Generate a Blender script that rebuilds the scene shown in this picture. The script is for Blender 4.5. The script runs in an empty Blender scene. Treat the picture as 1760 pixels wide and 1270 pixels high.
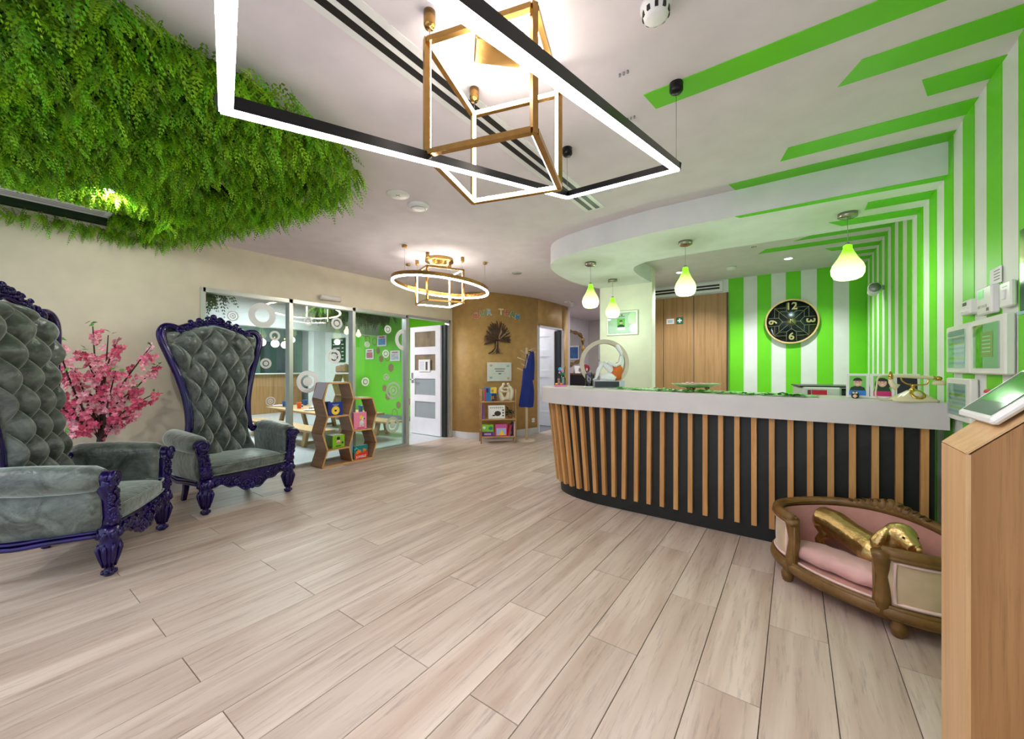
import bpy, math, random
from mathutils import Vector, Matrix
random.seed(7)
PI = math.pi
scene = bpy.context.scene
COL = scene.collection

# ---------------------------------------------------------------- camera
YAW = math.atan(486 / 678.0)
cam_d = bpy.data.cameras.new('camera')
cam_d.sensor_width = 36.0
cam_d.lens = 36.0 * 678 / 1760
cam_d.shift_y = -2 / 1760
cam_d.clip_start = 0.02
cam = bpy.data.objects.new('camera', cam_d)
COL.objects.link(cam)
cam.location = (0, 0, 1.22)
cam.rotation_euler = (PI / 2, 0, YAW)
scene.camera = cam

# ---------------------------------------------------------------- world, exposure
w = bpy.data.worlds.new('world')
scene.world = w
w.use_nodes = True
bg = w.node_tree.nodes['Background']
bg.inputs[0].default_value = (0.82, 0.91, 1.0, 1)
bg.inputs[1].default_value = 1.5
vs = scene.view_settings
vs.view_transform = 'Standard'
vs.look = 'None'
vs.exposure = -0.02
vs.gamma = 1.0
vs.use_curve_mapping = False
scene.cycles.use_denoising = True
scene.cycles.max_bounces = 8
scene.cycles.transparent_max_bounces = 12
scene.cycles.sample_clamp_indirect = 6.0
scene.cycles.caustics_reflective = False
scene.cycles.caustics_refractive = False


def area_light(name, loc, size, power, color=(1, 1, 1), rot=(0, 0, 0), size_y=None, spread=180):
    d = bpy.data.lights.new(name, 'AREA')
    d.energy = power
    d.color = color
    d.size = size
    d.spread = math.radians(spread)
    if size_y:
        d.shape = 'RECTANGLE'
        d.size_y = size_y
    o = bpy.data.objects.new(name, d)
    o.location = loc
    o.rotation_euler = rot
    COL.objects.link(o)
    return o


def point_light(name, loc, power, color=(1, 1, 1), r=0.05):
    d = bpy.data.lights.new(name, 'POINT')
    d.energy = power
    d.color = color
    d.shadow_soft_size = r
    o = bpy.data.objects.new(name, d)
    o.location = loc
    COL.objects.link(o)
    return o


def spot_light(name, loc, power, target, color=(1, 1, 1), angle=70, r=0.04, blend=0.5):
    d = bpy.data.lights.new(name, 'SPOT')
    d.energy = power
    d.color = color
    d.shadow_soft_size = r
    d.spot_size = math.radians(angle)
    d.spot_blend = blend
    o = bpy.data.objects.new(name, d)
    o.location = loc
    o.rotation_euler = (Vector(target) - Vector(loc)).to_track_quat('-Z', 'Y').to_euler()
    COL.objects.link(o)
    return o


# ---------------------------------------------------------------- materials
def C(r, g, b):
    def f(v):
        v /= 255.0
        return v / 12.92 if v <= 0.04045 else ((v + 0.055) / 1.055) ** 2.4
    return (f(r), f(g), f(b), 1.0)


MATS = {}


def _base(name):
    m = bpy.data.materials.new(name)
    m.use_nodes = True
    nt = m.node_tree
    return m, nt, nt.nodes['Principled BSDF']


def _bump(nt, bs, src, strength, dist=0.01):
    b = nt.nodes.new('ShaderNodeBump')
    b.inputs['Strength'].default_value = strength
    b.inputs['Distance'].default_value = dist
    nt.links.new(src, b.inputs['Height'])
    nt.links.new(b.outputs[0], bs.inputs['Normal'])


def M(name, rgb, rough=0.5, metal=0.0, noise=None, bump=0.0, bscale=80.0, emit=None, sheen=0.0, coat=0.0, spec=None,
      rgb2=None, trans=0.0):
    """plain procedural material: base colour broken up by a noise, optional bump"""
    if name in MATS:
        return MATS[name]
    m, nt, bs = _base(name)
    bs.inputs['Roughness'].default_value = rough
    bs.inputs['Metallic'].default_value = metal
    if spec is not None:
        bs.inputs['Specular IOR Level'].default_value = spec
    if sheen:
        bs.inputs['Sheen Weight'].default_value = sheen
        bs.inputs['Sheen Roughness'].default_value = 0.35
    if coat:
        bs.inputs['Coat Weight'].default_value = coat
        bs.inputs['Coat Roughness'].default_value = 0.05
    if trans:
        bs.inputs['Transmission Weight'].default_value = trans
    c = C(*rgb)
    if emit:
        bs.inputs['Emission Color'].default_value = c
        bs.inputs['Emission Strength'].default_value = emit
    tc = nt.nodes.new('ShaderNodeTexCoord')
    nz = nt.nodes.new('ShaderNodeTexNoise')
    nz.inputs['Scale'].default_value = (noise or (6, 0))[0]
    nz.inputs['Detail'].default_value = 4
    nt.links.new(tc.outputs['Object'], nz.inputs['Vector'])
    mx = nt.nodes.new('ShaderNodeMix')
    mx.data_type = 'RGBA'
    mx.clamp_factor = True
    k = noise[1] if noise else 0.04
    mx.inputs[6].default_value = c if rgb2 else tuple(v * (1 - k) for v in c[:3]) + (1,)
    mx.inputs[7].default_value = C(*rgb2) if rgb2 else tuple(min(1, v * (1 + k)) for v in c[:3]) + (1,)
    ramp = nt.nodes.new('ShaderNodeMapRange')
    ramp.inputs[1].default_value = 0.3
    ramp.inputs[2].default_value = 0.7
    nt.links.new(nz.outputs[0], ramp.inputs[0])
    nt.links.new(ramp.outputs[0], mx.inputs[0])
    nt.links.new(mx.outputs[2], bs.inputs['Base Color'])
    if bump:
        n2 = nt.nodes.new('ShaderNodeTexNoise')
        n2.inputs['Scale'].default_value = bscale
        n2.inputs['Detail'].default_value = 6
        nt.links.new(tc.outputs['Object'], n2.inputs['Vector'])
        _bump(nt, bs, n2.outputs[0], bump)
    MATS[name] = m
    return m


def W(name, c1, c2, c3=None, stretch=(14, 1.2, 14), rough=0.45, bump=0.08, rnd=0.0, streak=0.5, spec=0.4):
    """wood: noise stretched along one local axis, with finer streaks; rnd shifts tone and pattern per object"""
    if name in MATS:
        return MATS[name]
    m, nt, bs = _base(name)
    N, L = nt.nodes.new, nt.links.new
    tc = N('ShaderNodeTexCoord')
    mp = N('ShaderNodeMapping')
    mp.inputs['Scale'].default_value = stretch
    L(tc.outputs['Object'], mp.inputs['Vector'])
    oi = N('ShaderNodeObjectInfo')
    if rnd:
        vm = N('ShaderNodeCombineXYZ')
        mu = N('ShaderNodeMath')
        mu.operation = 'MULTIPLY'
        mu.inputs[1].default_value = 37.0
        L(oi.outputs['Random'], mu.inputs[0])
        for i in range(3):
            L(mu.outputs[0], vm.inputs[i])
        L(vm.outputs[0], mp.inputs['Location'])
    n1 = N('ShaderNodeTexNoise')
    n1.inputs['Scale'].default_value = 1.0
    n1.inputs['Detail'].default_value = 5
    n1.inputs['Distortion'].default_value = 0.6
    L(mp.outputs[0], n1.inputs['Vector'])
    n2 = N('ShaderNodeTexNoise')
    n2.inputs['Scale'].default_value = 4.5
    n2.inputs['Detail'].default_value = 8
    n2.inputs['Roughness'].default_value = 0.7
    L(mp.outputs[0], n2.inputs['Vector'])
    r1 = N('ShaderNodeMapRange')
    r1.inputs[1].default_value = 0.35
    r1.inputs[2].default_value = 0.68
    L(n1.outputs[0], r1.inputs[0])
    mx = N('ShaderNodeMix')
    mx.data_type = 'RGBA'
    mx.inputs[6].default_value = C(*c1)
    mx.inputs[7].default_value = C(*c2)
    L(r1.outputs[0], mx.inputs[0])
    r2 = N('ShaderNodeMapRange')
    r2.inputs[1].default_value = 0.52
    r2.inputs[2].default_value = 0.75
    r2.inputs[4].default_value = streak
    L(n2.outputs[0], r2.inputs[0])
    my = N('ShaderNodeMix')
    my.data_type = 'RGBA'
    L(mx.outputs[2], my.inputs[6])
    my.inputs[7].default_value = C(*(c3 or [int(v * 0.72) for v in c1]))
    L(r2.outputs[0], my.inputs[0])
    out = my.outputs[2]
    if rnd:
        hs = N('ShaderNodeHueSaturation')
        rr = N('ShaderNodeMapRange')
        rr.inputs[3].default_value = 1 - rnd
        rr.inputs[4].default_value = 1 + rnd
        L(oi.outputs['Random'], rr.inputs[0])
        L(rr.outputs[0], hs.inputs['Value'])
        L(out, hs.inputs['Color'])
        out = hs.outputs[0]
    L(out, bs.inputs['Base Color'])
    bs.inputs['Roughness'].default_value = rough
    bs.inputs['Specular IOR Level'].default_value = spec
    if bump:
        _bump(nt, bs, n2.outputs[0], bump, 0.004)
    MATS[name] = m
    return m


def EM(name, rgb, strength):
    if name in MATS:
        return MATS[name]
    m = bpy.data.materials.new(name)
    m.use_nodes = True
    nt = m.node_tree
    nt.nodes.clear()
    e = nt.nodes.new('ShaderNodeEmission')
    e.inputs[0].default_value = C(*rgb)
    e.inputs[1].default_value = strength
    o = nt.nodes.new('ShaderNodeOutputMaterial')
    nt.links.new(e.outputs[0], o.inputs[0])
    MATS[name] = m
    return m


def GLASS(name, tint=(240, 250, 247), ior=1.5, boost=1.0, rough=0.0):
    """thin architectural glass: clear pane plus a mirror reflection that follows the Fresnel law"""
    if name in MATS:
        return MATS[name]
    m = bpy.data.materials.new(name)
    m.use_nodes = True
    nt = m.node_tree
    nt.nodes.clear()
    N, L = nt.nodes.new, nt.links.new
    t = N('ShaderNodeBsdfTransparent')
    t.inputs[0].default_value = C(*tint)
    g = N('ShaderNodeBsdfGlossy')
    g.inputs['Roughness'].default_value = rough
    f = N('ShaderNodeFresnel')
    f.inputs[0].default_value = ior
    mu = N('ShaderNodeMath')
    mu.operation = 'MULTIPLY'
    mu.use_clamp = True
    mu.inputs[1].default_value = boost
    L(f.outputs[0], mu.inputs[0])
    mx = N('ShaderNodeMixShader')
    L(mu.outputs[0], mx.inputs[0])
    L(t.outputs[0], mx.inputs[1])
    L(g.outputs[0], mx.inputs[2])
    o = N('ShaderNodeOutputMaterial')
    L(mx.outputs[0], o.inputs[0])
    MATS[name] = m
    return m


# ---------------------------------------------------------------- mesh helpers
class MB:
    """collects shapes; build() links them as ONE mesh object"""

    def __init__(self):
        self.v = []
        self.f = []
        self.sm = []

    def add(self, vs, fs, smooth=False):
        n = len(self.v)
        self.v += [tuple(p) for p in vs]
        self.f += [tuple(i + n for i in f) for f in fs]
        self.sm += [smooth] * len(fs)
        return self

    def box(self, c, s, rz=0.0, m=None):
        x, y, z = s[0] / 2, s[1] / 2, s[2] / 2
        P = [Vector((i * x, j * y, k * z)) for k in (-1, 1) for j in (-1, 1) for i in (-1, 1)]
        if m is not None:
            P = [m @ p for p in P]
        elif rz:
            r = Matrix.Rotation(rz, 3, 'Z')
            P = [r @ p for p in P]
        c = Vector(c)
        return self.add([p + c for p in P], [(0, 2, 3, 1), (4, 5, 7, 6), (0, 1, 5, 4), (2, 6, 7, 3), (0, 4, 6, 2), (1, 3, 7, 5)])

    def b(self, x0, x1, y0, y1, z0, z1):
        return self.box(((x0 + x1) / 2, (y0 + y1) / 2, (z0 + z1) / 2), (abs(x1 - x0), abs(y1 - y0), abs(z1 - z0)))

    def rbox(self, c, s, r=0.01, m=None):
        """box with all edges chamfered"""
        hx, hy, hz = s[0] / 2, s[1] / 2, s[2] / 2
        r = min(r, hx * .95, hy * .95, hz * .95)
        vs = []
        idx = {}
        for i in (-1, 1):
            for j in (-1, 1):
                for k in (-1, 1):
                    for a, p in enumerate(((i * hx, j * (hy - r), k * (hz - r)), (i * (hx - r), j * hy, k * (hz - r)), (i * (hx - r), j * (hy - r), k * hz))):
                        idx[i, j, k, a] = len(vs)
                        vs.append(p)
        fs = []
        for s_ in (-1, 1):
            q = [idx[s_, -1, -1, 0], idx[s_, 1, -1, 0], idx[s_, 1, 1, 0], idx[s_, -1, 1, 0]]
            fs.append(q if s_ > 0 else q[::-1])
            q = [idx[-1, s_, -1, 1], idx[1, s_, -1, 1], idx[1, s_, 1, 1], idx[-1, s_, 1, 1]]
            fs.append(q[::-1] if s_ > 0 else q)
            q = [idx[-1, -1, s_, 2], idx[1, -1, s_, 2], idx[1, 1, s_, 2], idx[-1, 1, s_, 2]]
            fs.append(q if s_ > 0 else q[::-1])
            for t in (-1, 1):
                q = [idx[s_, t, -1, 0], idx[s_, t, 1, 0], idx[s_, t, 1, 1], idx[s_, t, -1, 1]]
                fs.append(q if s_ * t < 0 else q[::-1])
                q = [idx[s_, -1, t, 0], idx[s_, 1, t, 0], idx[s_, 1, t, 2], idx[s_, -1, t, 2]]
                fs.append(q if s_ * t > 0 else q[::-1])
                q = [idx[-1, s_, t, 1], idx[1, s_, t, 1], idx[1, s_, t, 2], idx[-1, s_, t, 2]]
                fs.append(q if s_ * t < 0 else q[::-1])
                for u in (-1, 1):
                    q = [idx[s_, t, u, 0], idx[s_, t, u, 1], idx[s_, t, u, 2]]
                    fs.append(q if s_ * t * u > 0 else q[::-1])
        c = Vector(c)
        P = [Vector(p) for p in vs]
        if m is not None:
            P = [m @ p for p in P]
        return self.add([p + c for p in P], fs)

    def tube(self, pts, r, seg=8, closed=False, smooth=True, squash=1.0, up=None):
        """sweep a circle along points; r a number or list"""
        pts = [Vector(p) for p in pts]
        n = len(pts)
        rs = r if isinstance(r, (list, tuple)) else [r] * n
        vs, fs = [], []
        nrm = None
        for i in range(n):
            a = pts[i - 1] if (i > 0 or closed) else pts[i]
            b = pts[(i + 1) % n] if (i < n - 1 or closed) else pts[i]
            t = (b - a)
            if t.length < 1e-9:
                t = Vector((0, 0, 1))
            t.normalize()
            if up is not None:
                nrm = Vector(up) - t * t.dot(Vector(up))
            elif nrm is None:
                nrm = t.orthogonal()
            else:
                nrm = nrm - t * nrm.dot(t)
            if nrm.length < 1e-6:
                nrm = t.orthogonal()
            nrm.normalize()
            bn = t.cross(nrm)
            for k in range(seg):
                th = 2 * PI * k / seg
                vs.append(pts[i] + (nrm * math.cos(th) * squash + bn * math.sin(th)) * rs[i])
        for i in range(n if closed else n - 1):
            j = (i + 1) % n
            for k in range(seg):
                k2 = (k + 1) % seg
                fs.append((i * seg + k, i * seg + k2, j * seg + k2, j * seg + k))
        if not closed:
            fs.append(tuple(range(seg))[::-1])
            fs.append(tuple((n - 1) * seg + k for k in range(seg)))
        return self.add(vs, fs, smooth)

    def cyl(self, p0, p1, r0, r1=None, seg=16, smooth=True):
        return self.tube([p0, p1], [r0, r0 if r1 is None else r1], seg, smooth=smooth)

    def lathe(self, prof, c=(0, 0, 0), seg=20, smooth=True, axis=None, sx=1.0, sy=1.0):
        """prof: (radius, z) list"""
        vs, fs = [], []
        n = len(prof)
        for r, z in prof:
            for k in range(seg):
                th = 2 * PI * k / seg
                vs.append(Vector((r * math.cos(th) * sx, r * math.sin(th) * sy, z)))
        for i in range(n - 1):
            for k in range(seg):
                k2 = (k + 1) % seg
                fs.append((i * seg + k, i * seg + k2, (i + 1) * seg + k2, (i + 1) * seg + k))
        if prof[0][0] > 1e-5:
            fs.append(tuple(range(seg))[::-1])
        if prof[-1][0] > 1e-5:
            fs.append(tuple((n - 1) * seg + k for k in range(seg)))
        if axis is not None:
            q = Vector((0, 0, 1)).rotation_difference(Vector(axis)).to_matrix()
            vs = [q @ v for v in vs]
        c = Vector(c)
        return self.add([v + c for v in vs], fs, smooth)

    def ball(self, c, r, seg=12, rings=8, m=None):
        if not isinstance(r, (list, tuple)):
            r = (r, r, r)
        vs = [Vector((0, 0, -r[2]))]
        for i in range(1, rings):
            ph = -PI / 2 + PI * i / rings
            for k in range(seg):
                th = 2 * PI * k / seg
                vs.append(Vector((r[0] * math.cos(ph) * math.cos(th), r[1] * math.cos(ph) * math.sin(th), r[2] * math.sin(ph))))
        vs.append(Vector((0, 0, r[2])))
        fs = []
        for k in range(seg):
            k2 = (k + 1) % seg
            fs.append((0, 1 + k2, 1 + k))
            for i in range(rings - 2):
                a = 1 + i * seg
                fs.append((a + k, a + k2, a + seg + k2, a + seg + k))
            a = 1 + (rings - 2) * seg
            fs.append((a + k, a + k2, len(vs) - 1))
        if m is not None:
            vs = [m @ v for v in vs]
        c = Vector(c)
        return self.add([v + c for v in vs], fs, True)

    def prism(self, poly, z0, z1, m=None, smooth=False):
        """extrude a 2D polygon (counter-clockwise) between z0 and z1; m maps local to place"""
        n = len(poly)
        vs = [Vector((x, y, z0)) for x, y in poly] + [Vector((x, y, z1)) for x, y in poly]
        if m is not None:
            vs = [m @ v for v in vs]
        self.add(vs, [tuple(range(n))[::-1], tuple(range(n, 2 * n))])
        k = len(self.v) - 2 * n
        for i in range(n):
            j = (i + 1) % n
            self.f.append((k + i, k + j, k + n + j, k + n + i))
            self.sm.append(smooth)
        return self

    def grid(self, fn, nu, nv, smooth=True, closed_u=False):
        vs = [fn(i / (nu - (0 if closed_u else 1)), j / (nv - 1)) for j in range(nv) for i in range(nu)]
        fs = []
        for j in range(nv - 1):
            for i in range(nu if closed_u else nu - 1):
                i2 = (i + 1) % nu
                fs.append((j * nu + i, j * nu + i2, (j + 1) * nu + i2, (j + 1) * nu + i))
        return self.add(vs, fs, smooth)

    def mesh(self, name, mat=None):
        me = bpy.data.meshes.new(name)
        me.from_pydata(self.v, [], self.f)
        me.polygons.foreach_set('use_smooth', self.sm)
        if mat:
            me.materials.append(mat)
        me.update()
        return me

    def build(self, name, mat, parent=None, label=None, loc=None, kind=None):
        o = bpy.data.objects.new(name, self.mesh(name, mat))
        COL.objects.link(o)
        if parent is not None:
            o.parent = parent
        if loc is not None:
            o.location = loc
        if label:
            o['label'] = label
        if kind:
            o['kind'] = kind
        return o


def thing(name, label, cat, loc=(0, 0, 0), rz=0.0, group=None):
    o = bpy.data.objects.new(name, None)
    o.empty_display_size = 0.05
    COL.objects.link(o)
    o.location = loc
    o.rotation_euler = (0, 0, rz)
    return tag(o, label, cat, group)


def tag(o, label, cat, group=None):
    o['label'] = label
    o['category'] = cat
    if group:
        o['group'] = group
    return o


def struct(name, mb, mat, label=None):
    o = mb.build(name, mat)
    o['kind'] = 'structure'
    if label:
        o['label'] = label
    return o


def inst(name, mesh, parent, loc=(0, 0, 0), rot=None, scale=None):
    o = bpy.data.objects.new(name, mesh)
    COL.objects.link(o)
    o.parent = parent
    o.location = loc
    if rot is not None:
        o.rotation_euler = rot
    if scale is not None:
        o.scale = scale if isinstance(scale, (list, tuple)) else (scale,) * 3
    return o


def frame_m(origin, xdir, zdir):
    """matrix with local x along xdir (right), z along zdir (out of the face), y up"""
    x = Vector(xdir).normalized()
    z = Vector(zdir).normalized()
    y = z.cross(x)
    m = Matrix((x, y, z)).transposed().to_4x4()
    m.translation = Vector(origin)
    return m


def text(name, s, size, mat, parent, m, align='CENTER', depth=0.0005, bold=0.0):
    cu = bpy.data.curves.new(name, 'FONT')
    cu.body = s
    cu.size = size
    cu.align_x = align
    cu.align_y = 'CENTER'
    cu.extrude = depth
    cu.offset = bold
    cu.resolution_u = 3
    t = bpy.data.objects.new(name + '_tmp', cu)
    COL.objects.link(t)
    bpy.context.view_layer.update()
    me = bpy.data.meshes.new_from_object(t.evaluated_get(bpy.context.evaluated_depsgraph_get()))
    bpy.data.objects.remove(t)
    bpy.data.curves.remove(cu)
    me.materials.clear()
    me.materials.append(mat)
    me.name = name
    o = bpy.data.objects.new(name, me)
    COL.objects.link(o)
    o.parent = parent
    o.matrix_local = m
    return o


def catmull(pts, n=6, closed=False):
    P = [Vector(p) for p in pts]
    out = []
    N = len(P)
    rng = range(N if closed else N - 1)
    for i in rng:
        p0 = P[i - 1] if (i > 0 or closed) else P[i]
        p1 = P[i]
        p2 = P[(i + 1) % N]
        p3 = P[(i + 2) % N] if (i + 2 < N or closed) else p2
        for k in range(n):
            t = k / n
            out.append(0.5 * ((2 * p1) + (p2 - p0) * t + (2 * p0 - 5 * p1 + 4 * p2 - p3) * t * t + (3 * p1 - p0 - 3 * p2 + p3) * t ** 3))
    if not closed:
        out.append(P[-1])
    return out


def ring_poly(r, n=32, cx=0, cy=0, a0=0.0):
    return [(cx + r * math.cos(a0 + 2 * PI * k / n), cy + r * math.sin(a0 + 2 * PI * k / n)) for k in range(n)]


def annulus(mb, r0, r1, z0, z1, n=40, m=None, c=(0, 0)):
    vs, fs = [], []
    for k in range(n):
        th = 2 * PI * k / n
        for r, z in ((r0, z0), (r1, z0), (r1, z1), (r0, z1)):
            vs.append(Vector((c[0] + r * math.cos(th), c[1] + r * math.sin(th), z)))
    for k in range(n):
        a, b = k * 4, ((k + 1) % n) * 4
        for i in range(4):
            j = (i + 1) % 4
            fs.append((a + i, b + i, b + j, a + j))
    if m is not None:
        vs = [m @ v for v in vs]
    mb.add(vs, fs)
    return mb

# ---------------------------------------------------------------- photo pixel -> point on a known plane (directions only)
_s, _c = math.sin(YAW), math.cos(YAW)


def ray(px, py):
    a = (px - 880) / 678.0
    return Vector((-_s + a * _c, _c + a * _s, (633 - py) / 678.0))


def onx(px, py, X):
    r = ray(px, py)
    return Vector((0, 0, 1.22)) + r * (X / r.x)


def ony(px, py, Y):
    r = ray(px, py)
    return Vector((0, 0, 1.22)) + r * (Y / r.y)


def onz(px, py, z):
    r = ray(px, py)
    return Vector((0, 0, 1.22)) + r * ((z - 1.22) / r.z)


XL, XR, YB, ZC = -4.98, 0.727, 6.60, 2.54

# ---------------------------------------------------------------- materials of the setting
m_plank = W('oak look floor tile', (208, 191, 178), (180, 158, 143), (112, 96, 88), stretch=(11, 0.8, 11), rough=0.42, bump=0.05, rnd=0.09, streak=0.6, spec=0.35)
m_grout = M('grout', (86, 72, 60), 0.9)
m_ceil = M('ceiling paint', (226, 217, 222), 0.85)
m_cream = M('cream wall paint', (222, 212, 190), 0.8)
m_white = M('white wall paint', (228, 230, 230), 0.75)
m_offwhite = M('off white stripe wall paint', (222, 226, 220), 0.55)
m_green = M('lime green paint', (104, 206, 8), 0.5)
m_brown = M('gold bronze suede paint', (196, 160, 98), 0.55, metal=0.1, noise=(9, 0.10), bump=0.12, bscale=60)
m_base = M('skirting grey white', (205, 205, 208), 0.5)
m_alu = M('satin aluminium', (200, 202, 200), 0.35, metal=0.6)
m_alud = M('grey aluminium', (150, 150, 156), 0.35, metal=0.6)
m_glass = GLASS('clear partition glass', boost=1.1)
m_decal = M('frosted white vinyl', (236, 238, 240), 0.6)
m_decalf = M('faint frosted vinyl', (196, 214, 196), 0.6)
m_dwhite = M('white door paint', (232, 232, 240), 0.4)
m_frost = M('frosted grey glass', (150, 160, 166), 0.25)
m_dark = M('charcoal door edge', (34, 40, 44), 0.5)
m_chrome = M('chrome', (220, 220, 225), 0.12, metal=1.0)
m_vinyl = M('grey cafe vinyl floor', (196, 198, 204), 0.35, noise=(20, 0.05))
m_panel = W('oak veneer panel', (176, 136, 92), (156, 116, 72), (122, 86, 50), stretch=(26, 26, 1.1), rough=0.4, bump=0.02, streak=0.45)
m_hexbrown = M('brown vinyl decal', (142, 116, 78), 0.6)
m_paper = M('white paper', (238, 238, 240), 0.7)
m_black = M('black plastic', (18, 18, 20), 0.35)
m_whitep = M('white plastic', (232, 232, 230), 0.35)

# ---------------------------------------------------------------- floor: every tile plank a piece
fl = struct('floor', MB().b(XL, XR, -1.5, 10.2, -0.05, -0.010), m_grout, 'pale oak look plank tile floor')
PW, PL = 0.2224, 1.130
full = MB().rbox((0, 0, -0.006), (PW - 0.003, PL - 0.003, 0.012), 0.0012).mesh('plank', m_plank)
k0 = int(math.floor((XL - 0.1225) / PW))
for k in range(k0, 4):
    xa, xb = 0.1225 + k * PW, 0.1225 + (k + 1) * PW
    xa, xb = max(xa, XL), min(xb, XR)
    if xb - xa < 0.01:
        continue
    ph = 2.238 if (k % 2) else 1.672
    j = int(math.floor((-0.5 - ph) / PL))
    while True:
        ya, yb = ph + j * PL, ph + (j + 1) * PL
        j += 1
        if ya > 9.9:
            break
        ym, xm = (ya + yb) / 2, (xa + xb) / 2
        if (xm > -1.75 and ya > 3.6) or (xm < -4.2 and ya > 5.6) or (xm > -2.3 and ya > 5.2) or (xm < -4.02 and ya > 6.3 and xm < -4.7):
            continue
        if xb - xa > PW - 0.001:
            inst('plank', full, fl, (xm, ym, 0))
        else:
            MB().rbox((0, 0, -0.006), (xb - xa - 0.003, PL - 0.003, 0.012), 0.0012).build('plank', m_plank, fl, loc=(xm, ym, 0))

# ---------------------------------------------------------------- ceiling with painted stripes
ce = struct('ceiling', MB().b(-12.2, XR + 0.1, -1.5, 10.3, ZC, ZC + 0.06), m_ceil, 'flat white ceiling')
T = 0.003


def stripe_prism(poly, z, parent, flip=False):
    MB().prism(poly, z - T, z + 0.001).build('painted_stripe', m_green, parent, 'lime green painted stripe')


# (left end near, left end far, Y near, Y far) on the main ceiling, each running to the right wall
for x0, x1, ya, yb in ((-0.003, 0.05, 1.60, 1.76), (-0.593, -0.573, 1.915, 2.055), (0.234, 0.164, 2.24, 2.395), (0.473, 0.522, 2.56, 2.725),
                       (-0.033, -0.075, 2.88, 3.04), (-0.386, -0.356, 3.205, 3.34),
                       (0.118, -0.01, 4.915, 5.03), (-0.263, -0.343, 5.19, 5.355), (0.271, 0.338, 5.54, 5.70), (0.52, 0.574, 5.86, 6.02), (0.60, 0.625, 6.17, 6.33)):
    stripe_prism([(x0, ya), (XR, ya), (XR, yb), (x1, yb)], ZC, ce)

# ---------------------------------------------------------------- right wall: lime stripes on off white
wr = struct('wall_right', MB().b(XR, XR + 0.1, -1.5, YB + 0.1, -0.05, ZC), m_offwhite, 'off white wall painted with lime green vertical stripes')
for k in range(-3, 13):
    ya = 2.612 + 0.3205 * k
    MB().b(XR - T, XR + 0.001, ya, min(ya + 0.162, YB), 0, ZC).build('painted_stripe', m_green, wr, 'lime green painted stripe')

# ---------------------------------------------------------------- back wall: lime stripes, oak panels, air grille
wb = struct('wall_back', MB().b(-2.3, XR, YB, YB + 0.1, 0, ZC), m_offwhite, 'white back wall with lime stripes behind the counter')
for a, b in ((-0.796, -0.603), (-0.434, -0.267), (-0.100, 0.067), (0.238, 0.406), (0.564, XR)):
    MB().b(a, b, YB - T, YB + 0.001, 0, ZC).build('painted_stripe', m_green, wb, 'lime green painted stripe')
for a, b in ((-2.16, -1.716), (-1.708, -1.267), (-1.259, -0.815)):
    MB().rbox(((a + b) / 2, YB - 0.02, 1.17), (b - a, 0.04, 2.335), 0.003).build('panel', m_panel, wb, 'oak veneer wall panel')
MB().b(-0.815, -0.800, YB - 0.045, YB, 0, 2.34).build('panel_trim', M('dark brown trim', (70, 50, 34), .5), wb)

# ---------------------------------------------------------------- left wall, partition opening
wl = struct('wall_left', MB().b(XL - 0.1, XL, -1.5, 1.44, 0, ZC).b(XL - 0.1, XL, 1.44, 5.12, 2.06, ZC).b(XL - 0.1, XL, 5.045, 6.05, 0, 2.06), m_cream, 'plain cream painted wall')
struct('baseboard_left', MB().b(XL, XL + 0.014, -1.5, 1.42, 0, 0.10), m_base)

# brown curved wall
bw = [(-4.98, 5.115), (-4.78, 5.105), (-4.55, 5.13), (-4.36, 5.26), (-4.22, 5.48), (-4.10, 5.78), (-4.01, 6.08), (-3.955, 6.37)]
bwc = [Vector((x, y, 0)) for x, y in bw]
bwc = [p.to_2d() for p in catmull(bwc, 5)]


def strip_wall(mb, P, z0, z1, th):
    n = len(P)
    Q = []
    for i in range(n):
        a, b = P[max(i - 1, 0)], P[min(i + 1, n - 1)]
        t = (b - a).normalized()
        Q.append(P[i] + Vector((-t.y, t.x)) * th)
    vs = []
    for i in range(n):
        for p, z in ((P[i], z0), (P[i], z1), (Q[i], z1), (Q[i], z0)):
            vs.append((p.x, p.y, z))
    fs = []
    for i in range(n - 1):
        for k in range(4):
            k2 = (k + 1) % 4
            fs.append((i * 4 + k, i * 4 + k2, i * 4 + 4 + k2, i * 4 + 4 + k))
    fs += [(3, 2, 1, 0), tuple(n * 4 - 4 + k for k in range(4))]
    mb.add(vs, fs, False)
    return mb


bend = [Vector((-3.955, 6.37)), Vector((-3.945, 6.85)), Vector((-3.95, 7.30)), Vector((-3.965, 7.60))]
mb = strip_wall(MB(), bwc, 0, ZC, 0.10)
strip_wall(mb, bend[:3], 2.03, ZC, 0.10)
strip_wall(mb, bend[2:], 0, ZC, 0.10)
mb.sm = [abs(1) > 0 for _ in mb.sm]
wbr = struct('wall_curved', mb, m_brown, 'curved gold bronze textured feature wall')
for p in wbr.data.polygons:
    p.use_smooth = abs(p.normal.z) < 0.5 and p.area > 0.03
struct('baseboard_curved', strip_wall(MB(), [p + Vector((0.012, -0.012)) for p in bwc], 0, 0.11, 0.02), m_base)

# corridor beyond the counter
struct('wall_corridor_left', MB().b(-4.74, -4.64, 7.7, 10.2, 0, ZC).b(-4.74, -3.97, 7.6, 7.7, 0, ZC), M('mauve grey wall paint', (206, 198, 204), 0.8), 'pale mauve corridor wall')
struct('wall_corridor_end', MB().b(-4.74, -2.2, 10.1, 10.2, 0, ZC), M('warm grey wall paint', (190, 184, 180), 0.8), 'grey end wall of corridor')
struct('wall_corridor_right', MB().b(-2.3, -2.2, 5.40, 10.2, 0, ZC), m_white)
# stub wall carrying the bulkhead
struct('wall_stub', MB().b(-2.235, -1.515, 5.25, 5.40, 0, ZC), M('pale cream stub wall paint', (232, 230, 214), 0.75), 'short cream wall behind the left end of the counter')

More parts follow.
